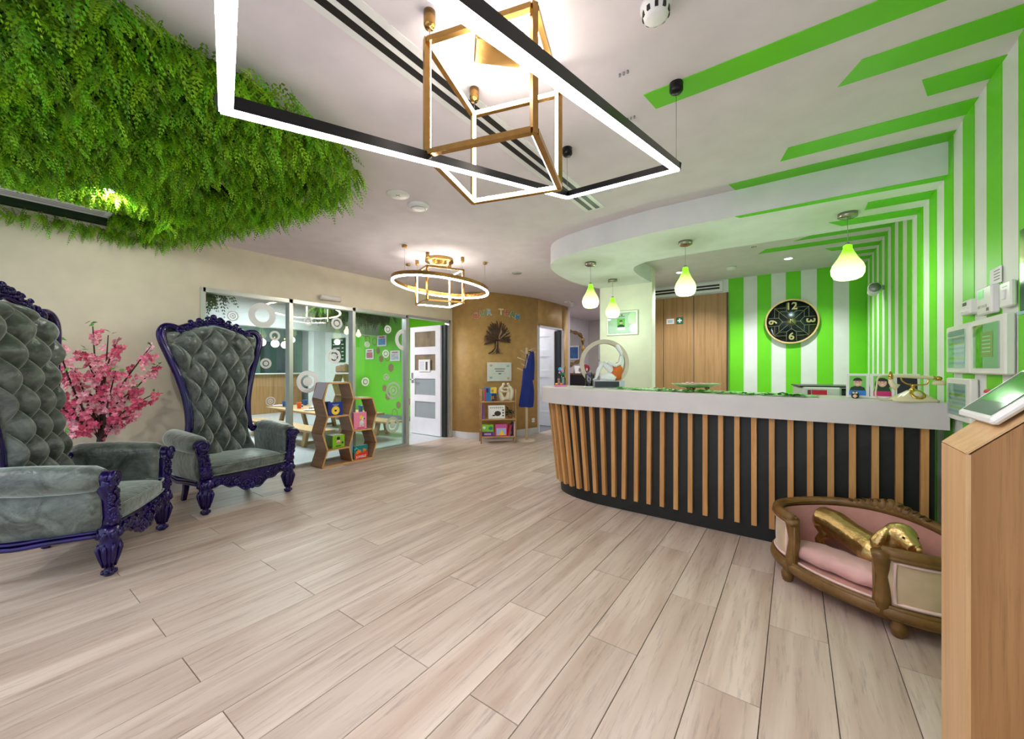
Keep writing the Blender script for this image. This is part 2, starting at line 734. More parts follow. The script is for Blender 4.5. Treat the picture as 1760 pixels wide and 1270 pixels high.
# ---------------------------------------------------------------- bulkhead over the counter (S shaped)
outer = catmull([(-0.95, 3.335, 0), (-1.5, 3.42, 0), (-1.88, 3.52, 0), (-2.10, 3.66, 0), (-2.25, 3.92, 0), (-2.335, 4.3, 0), (-2.35, 4.75, 0), (-2.24, 5.26, 0)], 6)
inner = catmull([(-1.52, 5.26, 0), (-1.535, 4.95, 0), (-1.525, 4.65, 0), (-1.49, 4.45, 0), (-1.41, 4.31, 0), (-1.25, 4.215, 0), (-1.0, 4.185, 0)], 6)
poly = [(XR, 3.335)] + [(p.x, p.y) for p in outer] + [(p.x, p.y) for p in inner] + [(XR, 4.185)]
ZS = 2.345
so = struct('ceiling_bulkhead', MB().prism(poly[::-1], ZS, ZC), m_white, 'white curved bulkhead hanging over the counter')
stripe_prism([(-0.36, 3.337), (XR, 3.337), (XR, 3.415), (-0.332, 3.385)], ZS, so)
stripe_prism([(0.402, 3.575), (XR, 3.575), (XR, 3.737), (0.404, 3.735)], ZS, so)
stripe_prism([(0.213, 3.895), (XR, 3.895), (XR, 4.06), (0.303, 4.05)], ZS, so)

# ---------------------------------------------------------------- glazed partition: three bays, each a window
GX = XL - 0.05
posts = [1.455, 2.332, 3.173, 4.105]
bays = []
for i in range(3):
    ya, yb = posts[i], posts[i + 1]
    wn = bpy.data.objects.new('window_%d' % (i + 1), None)
    COL.objects.link(wn)
    wn['kind'] = 'structure'
    wn['label'] = ('tall glass partition pane with white ring decals', 'glass partition pane behind the hexagon shelf', 'glass partition pane next to the open white door')[i]
    wn.location = (GX, (ya + yb) / 2, 0)
    hy = (yb - ya) / 2
    f = MB().b(-0.04, 0.06, -hy - 0.022, -hy + 0.022, 0, 2.06).b(-0.04, 0.06, -hy, hy, 2.015, 2.06).b(-0.04, 0.055, -hy, hy, 0, 0.03)
    if i == 2:
        f.b(-0.04, 0.06, hy - 0.03, hy + 0.03, 0, 2.06)
    f.build('window_frame', m_alu, wn)
    g = MB().b(-0.055, -0.045, -hy + 0.018, hy - 0.018, 0, 2.02)
    MB().b(-0.02, 0.02, -hy + 0.022, -hy + 0.034, 0.03, 2.015).build('glazing_bead', m_alud, wn)
    MB().b(-0.004, 0.004, -hy + 0.01, hy - 0.01, 0.02, 2.03).build('pane', m_glass, wn)
    bays.append((wn, ya, yb))


def ring_decal(px, py, rp, rings, mat=m_decal, arc=None):
    p = onx(px, py, GX + 0.006)
    for wn, ya, yb in bays:
        if ya <= p.y < yb:
            break
    d = (Vector((-_s, _c, 0))).dot(p)
    k = d / 678.0 * rp
    mm = frame_m(p - wn.location, (0, 1, 0), (1, 0, 0))
    mb = MB()
    for r0, r1 in rings:
        if arc:
            n = 20
            vs, fs = [], []
            for q in range(n + 1):
                th = arc[0] + (arc[1] - arc[0]) * q / n
                vs += [mm @ Vector((k * r * math.cos(th), k * r * math.sin(th), 0)) for r in (r0, r1)]
            for q in range(n):
                fs.append((2 * q, 2 * q + 1, 2 * q + 3, 2 * q + 2))
            mb.add(vs, fs)
        elif r0 == 0:
            mb.prism(ring_poly(k * r1, 28), 0, 0.0006, mm)
        else:
            annulus(mb, k * r0, k * r1, 0, 0.0006, 36, mm)
    mb.build('ring_decal', mat, wn, 'white vinyl ring decal')


T3 = ((0, .2), (.34, .55), (.75, 1))
RD = ((0, .42), (.62, 1))
for a in ((400, 543, 9, T3), (451, 542, 21.5, ((.53, 1),)), (472.5, 577, 8.5, ((.58, 1),)), (457, 624.6, 9, ((0, .42), (.58, 1))), (465, 689.6, 8, T3),
          (529, 656, 19, RD), (574, 612.5, 12.5, RD), (579, 555.5, 10, RD), (529.5, 552, 7.5, RD),
          (666.6, 566, 7, RD), (631, 592, 5, T3), (628, 656, 7.5, RD), (663, 608, 7, RD),
          (694, 584, 18, ((.62, 1),), m_decal, (PI * 0.5, PI * 1.5))):
    ring_decal(*a)
for a in ((676, 671, 15, T3), (674.6, 730, 14, RD), (664, 648, 6, RD)):
    ring_decal(*a, mat=m_decalf)

# ---------------------------------------------------------------- door 1: opened into the cafe, four glazed panels
def panel_door(idx, label, hinge, width, height, ang, sash, glass_mat, edge=True, handle_side=1, two_clear=None):
    d = bpy.data.objects.new('door_%d' % idx, None)
    COL.objects.link(d)
    d['kind'] = 'structure'
    d['label'] = label
    d.location = hinge
    d.rotation_euler = (0, 0, ang)
    st = 0.125
    mb = MB()
    mb.b(0, st, -0.02, 0.02, 0, height).b(width - st, width, -0.02, 0.02, 0, height)
    zs = sash
    prev = 0.0
    for z0, z1 in zs:
        mb.b(st, width - st, -0.02, 0.02, prev, z0)
        prev = z1
    mb.b(st, width - st, -0.02, 0.02, prev, height)
    mb.build('leaf', m_dwhite, d)
    for i, (z0, z1) in enumerate(zs):
        gm = glass_mat if not two_clear or i < 2 else two_clear
        MB().b(st - 0.005, width - st + 0.005, -0.006, 0.006, z0 - 0.005, z1 + 0.005).build('pane', gm, d)
    h = MB().cyl((width - 0.06, -0.02, 1.0), (width - 0.06, -0.075, 1.0), 0.012).cyl((width - 0.06, -0.07, 1.0), (width - 0.18, -0.07, 1.0), 0.010)
    h.box((width - 0.06, -0.024, 1.03), (0.04, 0.008, 0.19))
    h.build('handle', m_chrome, d)
    if edge:
        MB().b(-0.006, -0.001, -0.02, 0.02, 0, height).b(-0.012, -0.0, -0.005, 0.09, 0, height).build('hinge_edge', m_dark, d)
    return d


smoke = M('bronze tinted door glass', (134, 120, 98), 0.12, noise=(5, .25))
d1 = panel_door(1, 'white four panel door standing open into the cafe', (-5.10, 4.955, 0.012), 0.80, 1.975, PI, ((0.30, 0.60), (0.72, 1.02), (1.17, 1.46), (1.60, 1.88)), m_frost, edge=False, two_clear=smoke)
# the leaf faces the reception: local -y looks to +Y when turned by PI, so mirror it
d1.scale = (1, -1, 1)
struct('trim_1', MB().b(XL - 0.09, XL + 0.012, 5.02, 5.06, 0, 2.07).b(XL - 0.09, XL + 0.012, 4.135, 5.06, 2.03, 2.07), m_alu, 'aluminium door frame')
struct('trim_2', MB().b(-5.105, -5.012, 4.972, 5.015, 0.0, 1.99), m_dark, 'black door closing edge')
sg = thing('door_notice', 'framed white notice stuck on the open white door', 'notice', (-5.50, 4.925, 1.27))
MB().box((0, 0, 0.0), (0.30, 0.012, 0.22)).build('frame', m_whitep, sg)
MB().b(-0.12, -0.01, -0.008, -0.006, -0.08, 0.08).build('drawing', M('pale print', (205, 208, 222), .7), sg)
MB().b(0.04, 0.09, -0.008, -0.006, -0.08, 0.07).build('photo', M('dark print', (70, 72, 84), .7), sg)

# door 2 in the curved wall
struct('trim_3', MB().b(-4.06, -3.925, 6.345, 6.375, 0, 2.04).b(-4.06, -3.925, 7.285, 7.315, 0, 2.04).b(-4.06, -3.925, 6.345, 7.315, 2.01, 2.04), m_dwhite, 'white door frame')
d2 = panel_door(2, 'white panelled door standing open in the curved bronze wall', (-4.07, 7.20, 0.012), 0.80, 1.975, PI, ((0.30, 0.60), (0.72, 1.02), (1.17, 1.46), (1.60, 1.88)), m_dwhite, edge=False)
d2.scale = (1, -1, 1)
MB().b(0.43, 0.455, 0.02, 0.045, 0.85, 1.2).build('pull_bar', m_dark, d2)
struct('trim_4', MB().b(-4.075, -3.96, 7.22, 7.284, 0.0, 2.0), m_dark, 'black door closing edge')
struct('wall_office', MB().b(-6.2, -4.06, 7.62, 7.7, 0, ZC).b(-6.2, -4.1, 6.15, 6.23, 0, ZC).b(-6.28, -6.2, 6.15, 7.7, 0, ZC), m_white)
struct('floor_office', MB().b(-6.2, -3.95, 6.23, 7.62, -0.02, 0.001), M('grey office carpet', (128, 128, 134), 0.95, noise=(150, 0.15)))
area_light('office_ceiling_panel', (-5.0, 6.9, 2.5), 0.6, 26, (0.95, 0.97, 1.0))

# ---------------------------------------------------------------- the cafe behind the glass
struct('floor_cafe', MB().b(-12.2, XL - 0.0005, 0.2, 6.05, -0.03, 0.0), m_vinyl, 'pale grey vinyl cafe floor')
wg = struct('wall_cafe_green', MB().b(-9.45, XL - 0.1, 6.05, 6.15, 0, ZC), m_green, 'lime green cafe wall with hexagon decals')
MB().b(-9.45, XL - 0.1, 6.035, 6.05, 0, 0.10).build('skirting', M('mid grey skirting', (120, 128, 130), .5), wg)
struct('wall_cafe_grey', MB().b(-12.2, -9.45, 6.05, 6.15, 0, ZC), M('pale grey cafe wall', (214, 216, 214), .8))
struct('wall_cafe_kitchen', MB().b(-12.3, -12.2, 0.2, 6.15, 0, ZC), M('teal grey kitchen wall', (150, 168, 166), .6))
struct('wall_cafe_side', MB().b(-12.2, XL - 0.1, 0.1, 0.2, 0, ZC), m_white)
struct('trim_5', MB().b(-8.6, -8.4, 0.2, 6.05, 2.03, ZC), M('pale grey bulkhead paint', (206, 206, 210), .8), 'pale grey cafe bulkhead')
struct('trim_6', MB().b(-11.2, -10.9, 5.72, 6.05, 0, ZC), m_white, 'white cafe column')
for px, py, r, fill in ((627, 571.5, 5, 1), (638, 571.5, 5.6, 1), (632, 584, 7, 0), (644, 587, 7, 0), (627, 571.5, 8.5, 0), (650, 603, 5.5, 1), (655, 616.5, 6, 1), (666, 614, 7, 0), (672, 632, 7.5, 1),
                        (660.5, 667, 6, 1), (666.6, 681, 7, 1), (685, 696, 6.5, 1), (678.5, 710, 8, 0), (702, 690, 7, 1)):
    p = ony(px, py, 6.05)
    k = Vector((-_s, _c, 0)).dot(p) / 678 * r * 1.06
    mm = frame_m(p, (1, 0, 0), (0, -1, 0))
    mb = MB()
    if fill:
        mb.prism(ring_poly(k, 6, a0=PI / 6), 0, 0.003, mm)
    else:
        annulus(mb, k * 0.80, k, 0, 0.003, 6, mm @ Matrix.Rotation(PI / 6, 4, 'Z'))
    mb.build('hexagon_decal', m_hexbrown, wg, 'brown hexagon wall decal')
area_light('cafe_ceiling_panel', (-7.0, 3.4, 2.5), 1.2, 120, (0.97, 0.98, 1.0))
area_light('cafe_ceiling_panel', (-10.2, 4.0, 2.5), 1.2, 90, (0.97, 0.98, 1.0))
area_light('corridor_ceiling_panel', (-3.3, 8.6, 2.5), 0.6, 26, (1.0, 0.97, 0.95))

# ================================================================ lights and ceiling fittings
m_led = EM('led diffuser', (255, 247, 255), 52.0)
m_ledw = EM('warm led diffuser', (255, 243, 230), 44.0)
m_blackal = M('black aluminium profile', (22, 22, 25), 0.3, metal=0.5)
m_gold = M('brushed gold', (186, 146, 84), 0.25, metal=1.0, noise=(30, 0.12))
m_wire = M('steel wire', (150, 150, 150), 0.4, metal=0.8)
m_nickel = M('brushed nickel', (168, 164, 152), 0.25, metal=1.0)


def bar_m(p, q, up=(0, 0, 1)):
    x = (Vector(q) - Vector(p)).normalized()
    z = Vector(up) - x * x.dot(Vector(up))
    z.normalize()
    y = z.cross(x)
    m = Matrix((x, y, z)).transposed()
    return m


def led_bar(parent, p, q, w, h, m_body, m_lit, up=(0, 0, 1), lit=0.7, ext=0.0):
    p, q = Vector(p), Vector(q)
    m = bar_m(p, q, up)
    c = (p + q) / 2
    L = (q - p).length + ext
    o = MB().box(c + m @ Vector((0, 0, h / 2)), (L, w, h), m=m).build('bar', m_body, parent)
    MB().box(c + m @ Vector((0, 0, -0.001)), (L - 0.012, w * lit, 0.006), m=m).build('diffuser', m_lit, o)
    return o


def canopy(parent, x, y, r, h, mat):
    MB().lathe([(r, 0), (r, -h * 0.8), (r * 0.75, -h), (0, -h)], (x, y, ZC), 16).build('ceiling_cup', mat, parent)


def wire(parent, p, q, r=0.0012):
    MB().cyl(p, q, r, seg=5).build('wire', m_wire, parent)


# --- long rectangular frame, hung at a slant
LA, LB, LC, LD = (-1.105, 0.368, 1.836), (-1.110, 2.118, 2.245), (-0.446, 1.928, 2.140), (-0.446, 0.149, 1.730)
o = thing('frame_pendant', 'large black rectangular frame pendant with white light strip, hung at a slant', 'pendant light')
for p, q in ((LA, LB), (LB, LC), (LC, LD), (LD, LA)):
    led_bar(o, p, q, 0.030, 0.032, m_blackal, m_led, lit=0.94, ext=0.026)
for p in (LB, LC):
    canopy(o, p[0], p[1], 0.03, 0.045, m_blackal)
    wire(o, (p[0], p[1], p[2] + 0.05), (p[0], p[1], ZC - 0.04))
for p in (LA, LD):
    wire(o, (p[0], p[1], p[2] + 0.05), (p[0], p[1], ZC))


# --- gold cubes of light
def cube_pendant(label, P, zt, zb, plate):
    """P: four corners in order round the cube"""
    o = thing('cube_pendant', label, 'pendant light')
    cx = sum(p[0] for p in P) / 4
    cy = sum(p[1] for p in P) / 4
    w = 0.020
    for i in range(4):
        a, b = P[i], P[(i + 1) % 4]
        inw = Vector((cx - (a[0] + b[0]) / 2, cy - (a[1] + b[1]) / 2, 0)).normalized()
        led_bar(o, (a[0], a[1], zt), (b[0], b[1], zt), w, 0.022, m_gold, m_ledw, up=-inw, ext=0.0)
        led_bar(o, (a[0], a[1], zb), (b[0], b[1], zb), w, 0.022, m_gold, m_ledw, up=-inw, ext=0.0)
        inw = Vector((cx - a[0], cy - a[1], 0)).normalized()
        led_bar(o, (a[0], a[1], zb), (a[0], a[1], zt), w, 0.022, m_gold, m_ledw, up=-inw, ext=0.022)
        canopy(o, a[0], a[1], 0.022, 0.06, m_gold)
        wire(o, (a[0], a[1], zt), (a[0], a[1], ZC - 0.05))
    rz = math.atan2(P[1][1] - P[0][1], P[1][0] - P[0][0])
    if plate == 'square':
        MB().rbox((0, 0, 0), (0.19, 0.13, 0.05), 0.004, m=Matrix.Rotation(rz + 0.5, 3, 'Z')).build('ceiling_plate', m_gold, o, loc=(cx, cy, ZC - 0.025))
    else:
        MB().lathe([(0.17, 0), (0.17, -0.04), (0.12, -0.045), (0.11, -0.075), (0, -0.075)], (cx, cy, ZC), 32).build('ceiling_plate', m_gold, o)
    return o


cube_pendant('gold cube frame pendant beside the black light frame, nearest the camera', [(-1.10, 1.01), (-0.716, 1.117), (-0.846, 1.517), (-1.23, 1.41)], 2.425, 2.012, 'square')
cube_pendant('gold cube frame pendant inside the round ring light', [(-3.401, 3.094), (-3.211, 3.47), (-3.589, 3.635), (-3.751, 3.243)], 2.385, 2.0, 'round')

# --- ring light round the second cube, hung with a slight slope
RC, RR, RZ = (-3.42, 3.32), 0.555, 2.185


def slope(x, y):
    return -0.105 * (0.698 * x + 0.716 * y)


o = thing('ring_pendant', 'gold hoop pendant with a lit rim hanging round a cube frame', 'pendant light', (RC[0], RC[1], RZ))
for nm, r0, r1, z0, z1, mt in (('hoop', RR - 0.012, RR + 0.012, 0.0, 0.042, m_gold), ('diffuser', RR - 0.0115, RR + 0.0115, -0.014, 0.0, m_ledw)):
    mb = annulus(MB(), r0, r1, z0, z1, 72)
    mb.v = [(x, y, z + slope(x, y)) for x, y, z in mb.v]
    mb.build(nm, mt, o)
for a in (1.03, 3.2, 4.75):
    x, y = RR * math.cos(a), RR * math.sin(a)
    MB().cyl((x, y, 0.04 + slope(x, y)), (x, y, ZC - RZ - 0.02), 0.0012, seg=5).build('wire', m_wire, o)
    MB().lathe([(0.028, 0), (0.028, -0.022), (0, -0.022)], (x, y, ZC - RZ), 14).build('ceiling_cup', m_gold, o)

# --- green glass drop pendants over the counter


def drop_mat():
    m, nt, bs = _base('lime opal glass')
    N, L = nt.nodes.new, nt.links.new
    tc = N('ShaderNodeTexCoord')
    sp = N('ShaderNodeSeparateXYZ')
    L(tc.outputs['Object'], sp.inputs[0])
    mr = N('ShaderNodeMapRange')
    mr.inputs[1].default_value = 0.03
    mr.inputs[2].default_value = 0.20
    L(sp.outputs['Z'], mr.inputs[0])
    mx = N('ShaderNodeMix')
    mx.data_type = 'RGBA'
    mx.inputs[6].default_value = C(238, 250, 176)
    mx.inputs[7].default_value = C(112, 214, 24)
    L(mr.outputs[0], mx.inputs[0])
    L(mx.outputs[2], bs.inputs['Base Color'])
    L(mx.outputs[2], bs.inputs['Emission Color'])
    bs.inputs['Emission Strength'].default_value = 2.3
    bs.inputs['Roughness'].default_value = 0.2
    return m


m_drop = drop_mat()
m_dropg = m_drop
prof = [(0.018, 0.25), (0.024, 0.245), (0.024, 0.225), (0.032, 0.20), (0.052, 0.155), (0.078, 0.11), (0.088, 0.075), (0.085, 0.04), (0.072, 0.012), (0.05, 0.0), (0, 0)]
for x, y, sc_, lab in ((0.312, 3.747, 1.12, 'lime glass drop pendant lamp nearest the striped wall'),
                       (-0.789, 3.741, 1.0, 'lime glass drop pendant lamp hanging over the green dish'),
                       (-1.767, 3.901, 1.0, 'lime glass drop pendant lamp furthest left over the counter'),
                       (-1.878, 4.813, 1.0, 'small lime glass drop pendant lamp before the framed certificate')):
    o = thing('drop_pendant', lab, 'pendant light', (x, y, 1.865), 0, 'lime drop pendants over the counter')
    P = [(r * sc_, z) for r, z in prof]
    MB().lathe(P[4:][::-1], seg=28).build('glass_drop', m_drop, o)
    MB().lathe(P[:5][::-1], seg=28).build('glass_neck', m_dropg, o)
    MB().lathe([(0.014, 0.25), (0.012, 0.265), (0, 0.268)], seg=12).build('socket_cap', m_nickel, o)
    MB().cyl((0, 0, 0.26), (0, 0, ZS - 1.865 - 0.01), 0.002, seg=6).build('cord', m_wire, o)
    MB().lathe([(0.058, 0), (0.058, -0.028), (0.045, -0.034), (0, -0.034)], (0, 0, ZS - 1.865), 24).build('ceiling_cup', m_nickel, o)
    point_light('drop_bulb', (x, y, 1.80), 6.0, (0.74, 1.0, 0.72), 0.06)

# --- recessed downlights
m_dl = EM('downlight lens', (250, 252, 255), 25.0)


def downlight(x, y, z, label, power=14):
    o = thing('downlight', label, 'downlight', (x, y, z), 0, 'recessed ceiling downlights')
    annulus(MB(), 0.040, 0.055, -0.006, 0.0, 28).build('trim_ring', m_whitep, o)
    MB().lathe([(0, -0.003), (0.040, -0.003)], seg=24).build('lens', m_dl, o)
    spot_light('downlight_beam', (x, y, z - 0.012), power, (x, y, 0), (0.95, 0.97, 1.0), 130, 0.04, 0.6)


downlight(-0.062, 5.781, ZC, 'lit recessed downlight in front of the wall clock', 120)
downlight(-1.287, 5.751, ZC, 'lit recessed downlight in front of the oak panels', 120)
for x, y, l in ((-3.9, -0.9, 'furthest left'), (-2.4, -0.9, 'second from the left'), (-1.2, -0.9, 'second from the right'), (0.0, -0.9, 'furthest right')):  # unseen row of downlights added out of frame to brighten the room
    downlight(x, y, ZC, 'added unseen fill downlight behind the viewpoint, ' + l, 50)

# --- linear air slots, grille, detectors
o = thing('linear_diffuser', 'long twin slot air diffuser set in the ceiling above the light frame', 'air diffuser', (-1.345, 1.6, ZC))
MB().b(-0.085, 0.085, -3.0, 1.46, -0.005, 0).build('trim', m_whitep, o)
for x in (-0.032, 0.032):
    MB().b(x - 0.018, x + 0.018, -2.99, 1.44, -0.0065, -0.005).build('slot', m_black, o)
o = thing('air_grille', 'white two slot air grille above the oak wall panels', 'air grille', (-1.45, YB - 0.012, 2.44))
MB().b(-0.72, 0.58, -0.014, 0.012, -0.075, 0.075).build('trim', m_whitep, o)
for z in (-0.022, 0.022):
    MB().b(-0.68, 0.54, -0.018, -0.013, z - 0.013, z + 0.013).build('slot', m_black, o)


def disc(name, label, cat, x, y, prof, z=ZC, mat=m_whitep):
    o = thing(name, label, cat, (x, y, z))
    MB().lathe(prof, seg=28).build('body', mat, o)
    return o


o = disc('smoke_detector', 'white round smoke detector above the light frame, at the top edge', 'smoke detector', -0.41, 1.47, [(0.055, 0), (0.055, -0.012), (0.048, -0.02), (0.042, -0.045), (0.03, -0.052), (0, -0.052)])
for k in range(10):
    a = 2 * PI * k / 10
    MB().box((0.045 * math.cos(a), 0.045 * math.sin(a), -0.032), (0.006, 0.012, 0.018), rz=a).build('vent_slot', m_black, o)
o = disc('ceiling_speaker', 'flat white round ceiling speaker plate between foliage and cube pendant', 'speaker', -2.45, 1.93, [(0.085, 0), (0.085, -0.004), (0.08, -0.007), (0, -0.007)])
MB().b(-0.02, 0.02, -0.002, 0.002, -0.009, -0.007).b(-0.002, 0.002, -0.02, 0.02, -0.009, -0.007).build('screw_cross', m_alud, o)
o = disc('smoke_detector', 'white domed smoke detector just beyond the flat ceiling plate', 'smoke detector', -2.47, 2.15, [(0.085, 0), (0.085, -0.012), (0.07, -0.028), (0.045, -0.036), (0, -0.037)])
annulus(MB(), 0.05, 0.06, -0.036, -0.030, 28).build('ring', m_alud, o)
disc('ceiling_disc', 'small pale disc on the ceiling right of the ring light', 'ceiling disc', -3.13, 4.48, [(0.07, 0), (0.07, -0.006), (0.06, -0.012), (0, -0.012)], mat=m_alu)
disc('smoke_detector', 'white smoke detector on the ceiling above the oak panels', 'smoke detector', -0.672, 5.847, [(0.06, 0), (0.06, -0.02), (0.05, -0.035), (0, -0.04)])
for x, y, l in ((-0.62, 1.72, 'small sprinkler cluster on the ceiling near the cube pendant'), (-0.70, 2.05, 'small sprinkler cluster beside the long ceiling stripe'), (-0.36, 5.0, 'small sprinkler cluster above the counter')):
    o = thing('sprinkler', l, 'sprinkler', (x, y, ZC))
    for k in range(3):
        MB().cyl((0.018 * k - 0.018, 0, 0), (0.018 * k - 0.018, 0, -0.012), 0.005, seg=8).build('nozzle', m_alud, o)
o = thing('security_camera', 'small white security camera by the top of the bronze wall', 'camera', (-3.62, 7.0, ZC))
MB().lathe([(0.05, 0), (0.05, -0.02), (0, -0.022)], (-0.06, -0.05, 0), 16).build('mount_plate', m_whitep, o)
MB().ball((0.05, 0.02, -0.06), 0.045).build('housing', m_whitep, o)
MB().cyl((-0.0, 0, 0), (0.04, 0.015, -0.05), 0.012, seg=8).build('arm', m_whitep, o)
o = thing('emergency_light', 'white tubular emergency light on the cream wall above the glass', 'emergency light', (XL, 2.81, 2.135))
MB().tube([(0.05, -0.135, 0), (0.05, -0.13, 0), (0.05, 0.13, 0), (0.05, 0.135, 0)], [0.028, 0.034, 0.034, 0.028], 14).build('tube', M('milky tube', (226, 220, 216), .3), o)
for y in (-0.10, 0.09):
    MB().b(0, 0.05, y - 0.012, y + 0.012, -0.025, 0.025).build('bracket', m_alu, o)

# ================================================================ reception counter
m_slab = M('white solid surface', (212, 207, 206), 0.35)
m_blk = M('black laminate front', (20, 22, 21), 0.55, noise=(30, 0.2))
m_slat = W('oak slat', (206, 156, 98), (188, 134, 78), (150, 100, 54), stretch=(30, 30, 2.2), rough=0.5, rnd=0.07, streak=0.35)
ZB, ZT = 0.875, 1.025
ct = thing('reception_counter', 'curved reception counter with white top, black front and oak slats', 'counter', (-0.7, 3.5, 0))


def cpath(pts):
    return [Vector((p.x, p.y, 0)) for p in pts]


front = [Vector((0.70, 3.195, 0)), Vector((-1.30, 3.275, 0))] + catmull([(-1.45, 3.285, 0), (-1.66, 3.31, 0), (-1.87, 3.37, 0), (-2.06, 3.465, 0), (-2.19, 3.60, 0), (-2.245, 3.78, 0), (-2.20, 3.96, 0), (-2.05, 4.05, 0)], 6)
back = [Vector((-1.3, 3.97, 0)), Vector((0.70, 3.60, 0))]
off = Vector((0.7, -3.5, 0))
MB().prism([((p + off).x, (p + off).y) for p in (front + back)][::-1], ZB, ZT).build('counter_top', m_slab, ct)


def ruled(P, z):
    return [Vector((p.x, p.y, z)) for p in P]


slat_n = [Vector((0.66, 3.29, 0)), Vector((-1.715, 3.385, 0))]
ptop = [Vector((0.66, 3.275, ZB)), Vector((-1.35, 3.355, ZB))] + [Vector((p.x, p.y, ZB)) for p in catmull([(-1.6, 3.375, 0), (-1.80, 3.42, 0), (-1.98, 3.52, 0), (-2.10, 3.66, 0), (-2.14, 3.82, 0), (-2.06, 3.95, 0)], 5)]
pbot = [Vector((0.66, 3.30, 0)), Vector((-1.25, 3.325, 0))] + [Vector((p.x, p.y, 0)) for p in catmull([(-1.48, 3.335, 0), (-1.68, 3.38, 0), (-1.84, 3.46, 0), (-1.94, 3.57, 0), (-1.97, 3.72, 0), (-1.92, 3.9, 0)], 5)]
# same number of points on both rails
mb = MB()
n = len(ptop)
vs = [p + off for p in pbot] + [p + off for p in ptop]
fs = [(i + 1, i, n + i, n + i + 1) for i in range(n - 1)]
m0 = len(vs)
vs += [Vector((0.66, 3.42, 0)) + off, Vector((-1.8, 3.93, 0)) + off, Vector((0.66, 3.42, ZB)) + off, Vector((-1.8, 3.93, ZB)) + off]
fs += [(0, m0, m0 + 2, n), (n - 1, m0 + 1, m0 + 3, 2 * n - 1)[::-1], (m0, m0 + 1, m0 + 3, m0 + 2)]
mb.add(vs, fs, False)
mb.build('front_panel', m_blk, ct)


def along(P, s):
    for i in range(len(P) - 1):
        L = (P[i + 1] - P[i]).length
        if s <= L:
            t = (P[i + 1] - P[i]).normalized()
            return P[i] + t * s, t
        s -= L
    return P[-1], (P[-1] - P[-2]).normalized()


Lt = sum((ptop[i + 1] - ptop[i]).length for i in range(n - 1))
Lb = sum((pbot[i + 1] - pbot[i]).length for i in range(n - 1))
for k in range(27):
    st = 0.047 + 0.106 * k
    pt, tt = along(ptop, st)
    sb = st if k < 18 else (0.047 + 0.106 * 17) + (st - (0.047 + 0.106 * 17)) * 0.80
    pb, tb = along(pbot, sb)
    pb = pb + (pt - pb) * (0.105 / ZB)
    pb.z = 0.105
    if k < 18:
        pb.x = pt.x
    nt_ = Vector((tt.y, -tt.x, 0)) * -1
    nt_ = Vector((-tt.y, tt.x, 0))
    hw, dp = 0.0165, 0.040
    loc = Vector((pt.x, pt.y, 0))
    vs = []
    for p, t in ((pb, tb), (pt, tt)):
        nn = Vector((-t.y, t.x, 0))
        for a, b in ((-hw, -0.004), (hw, -0.004), (hw, dp), (-hw, dp)):
            vs.append(p + t * a + nn * b - loc)
    sl = MB().add(vs, [(0, 1, 2, 3), (7, 6, 5, 4), (0, 4, 5, 1), (1, 5, 6, 2), (2, 6, 7, 3), (3, 7, 4, 0)])
    sl.build('slat', m_slat, ct, loc=loc + off)

# staff desk behind, carries the printer
o = thing('staff_desk', 'white staff desk hidden behind the counter', 'desk', (-0.2, 4.02, 0))
MB().rbox((0.2, 0, 0.73), (1.3, 0.62, 0.03), 0.004).build('top', m_slab, o)
for x in (-0.42, 0.82):
    MB().b(x - 0.015, x + 0.015, -0.28, 0.28, 0, 0.715).build('side_panel', m_slab, o)
o = thing('office_printer', 'grey and white office printer behind the counter', 'printer', (0.26, 3.90, 0.745), 0.15)
MB().rbox((0, 0, 0.11), (0.52, 0.40, 0.22), 0.012).build('body', M('light grey plastic', (196, 202, 198), .4), o)
MB().rbox((-0.13, 0, 0.285), (0.235, 0.40, 0.11), 0.014).build('scanner_head', M('light grey plastic', (196, 202, 198), .4), o)
MB().rbox((0.12, 0.02, 0.30), (0.30, 0.36, 0.05), 0.01).build('document_feeder', M('dark grey glossy plastic', (40, 54, 50), .15), o)
MB().b(-0.01, 0.27, -0.19, -0.185, 0.225, 0.265).build('output_slot', M('bottle green shadowed slot', (36, 66, 56), .3), o)
MB().b(-0.26, 0.27, -0.19, 0.19, 0.335, 0.345).build('lid', m_black, o)
MB().b(-0.19, -0.10, -0.203, -0.2, 0.275, 0.315).build('red_sticker', M('red sticker', (190, 24, 50), .5), o)
MB().b(-0.215, -0.195, -0.203, -0.2, 0.275, 0.315).build('mark', M('dark red print', (120, 30, 40), .5), o)

# ---------------------------------------------------------------- things on the counter
m_leaf2 = M('runner leaf', (98, 204, 72), 0.5, noise=(40, 0.3))
mb = MB()
rnd = random.Random(3)
for i in range(230):
    t = rnd.random()
    x = -1.40 + 1.52 * t
    y = 3.62 - 0.30 * t + rnd.uniform(-0.075, 0.075) * (1 - 0.5 * t)
    a = rnd.uniform(0, 2 * PI)
    L, Wd = rnd.uniform(0.05, 0.09), rnd.uniform(0.018, 0.03)
    z = rnd.uniform(0.002, 0.014)
    dx, dy = math.cos(a), math.sin(a)
    lift = rnd.uniform(0, 0.016)
    mb.add([(x, y, z), (x + dx * L * .5 - dy * Wd, y + dy * L * .5 + dx * Wd, z + lift), (x + dx * L, y + dy * L, z), (x + dx * L * .5 + dy * Wd, y + dy * L * .5 - dx * Wd, z + lift * .6), (x + dx * L * .5, y + dy * L * .5, max(0.001, z + lift * 0.3))],
           [(0, 4, 1), (4, 2, 1), (0, 3, 4), (4, 3, 2)])
o = mb.build('leaf_runner', m_leaf2, loc=(0, 0, ZT))
o['kind'] = 'stuff'
tag(o, 'runner of flat green leaves laid along the white counter top', 'leaf runner')

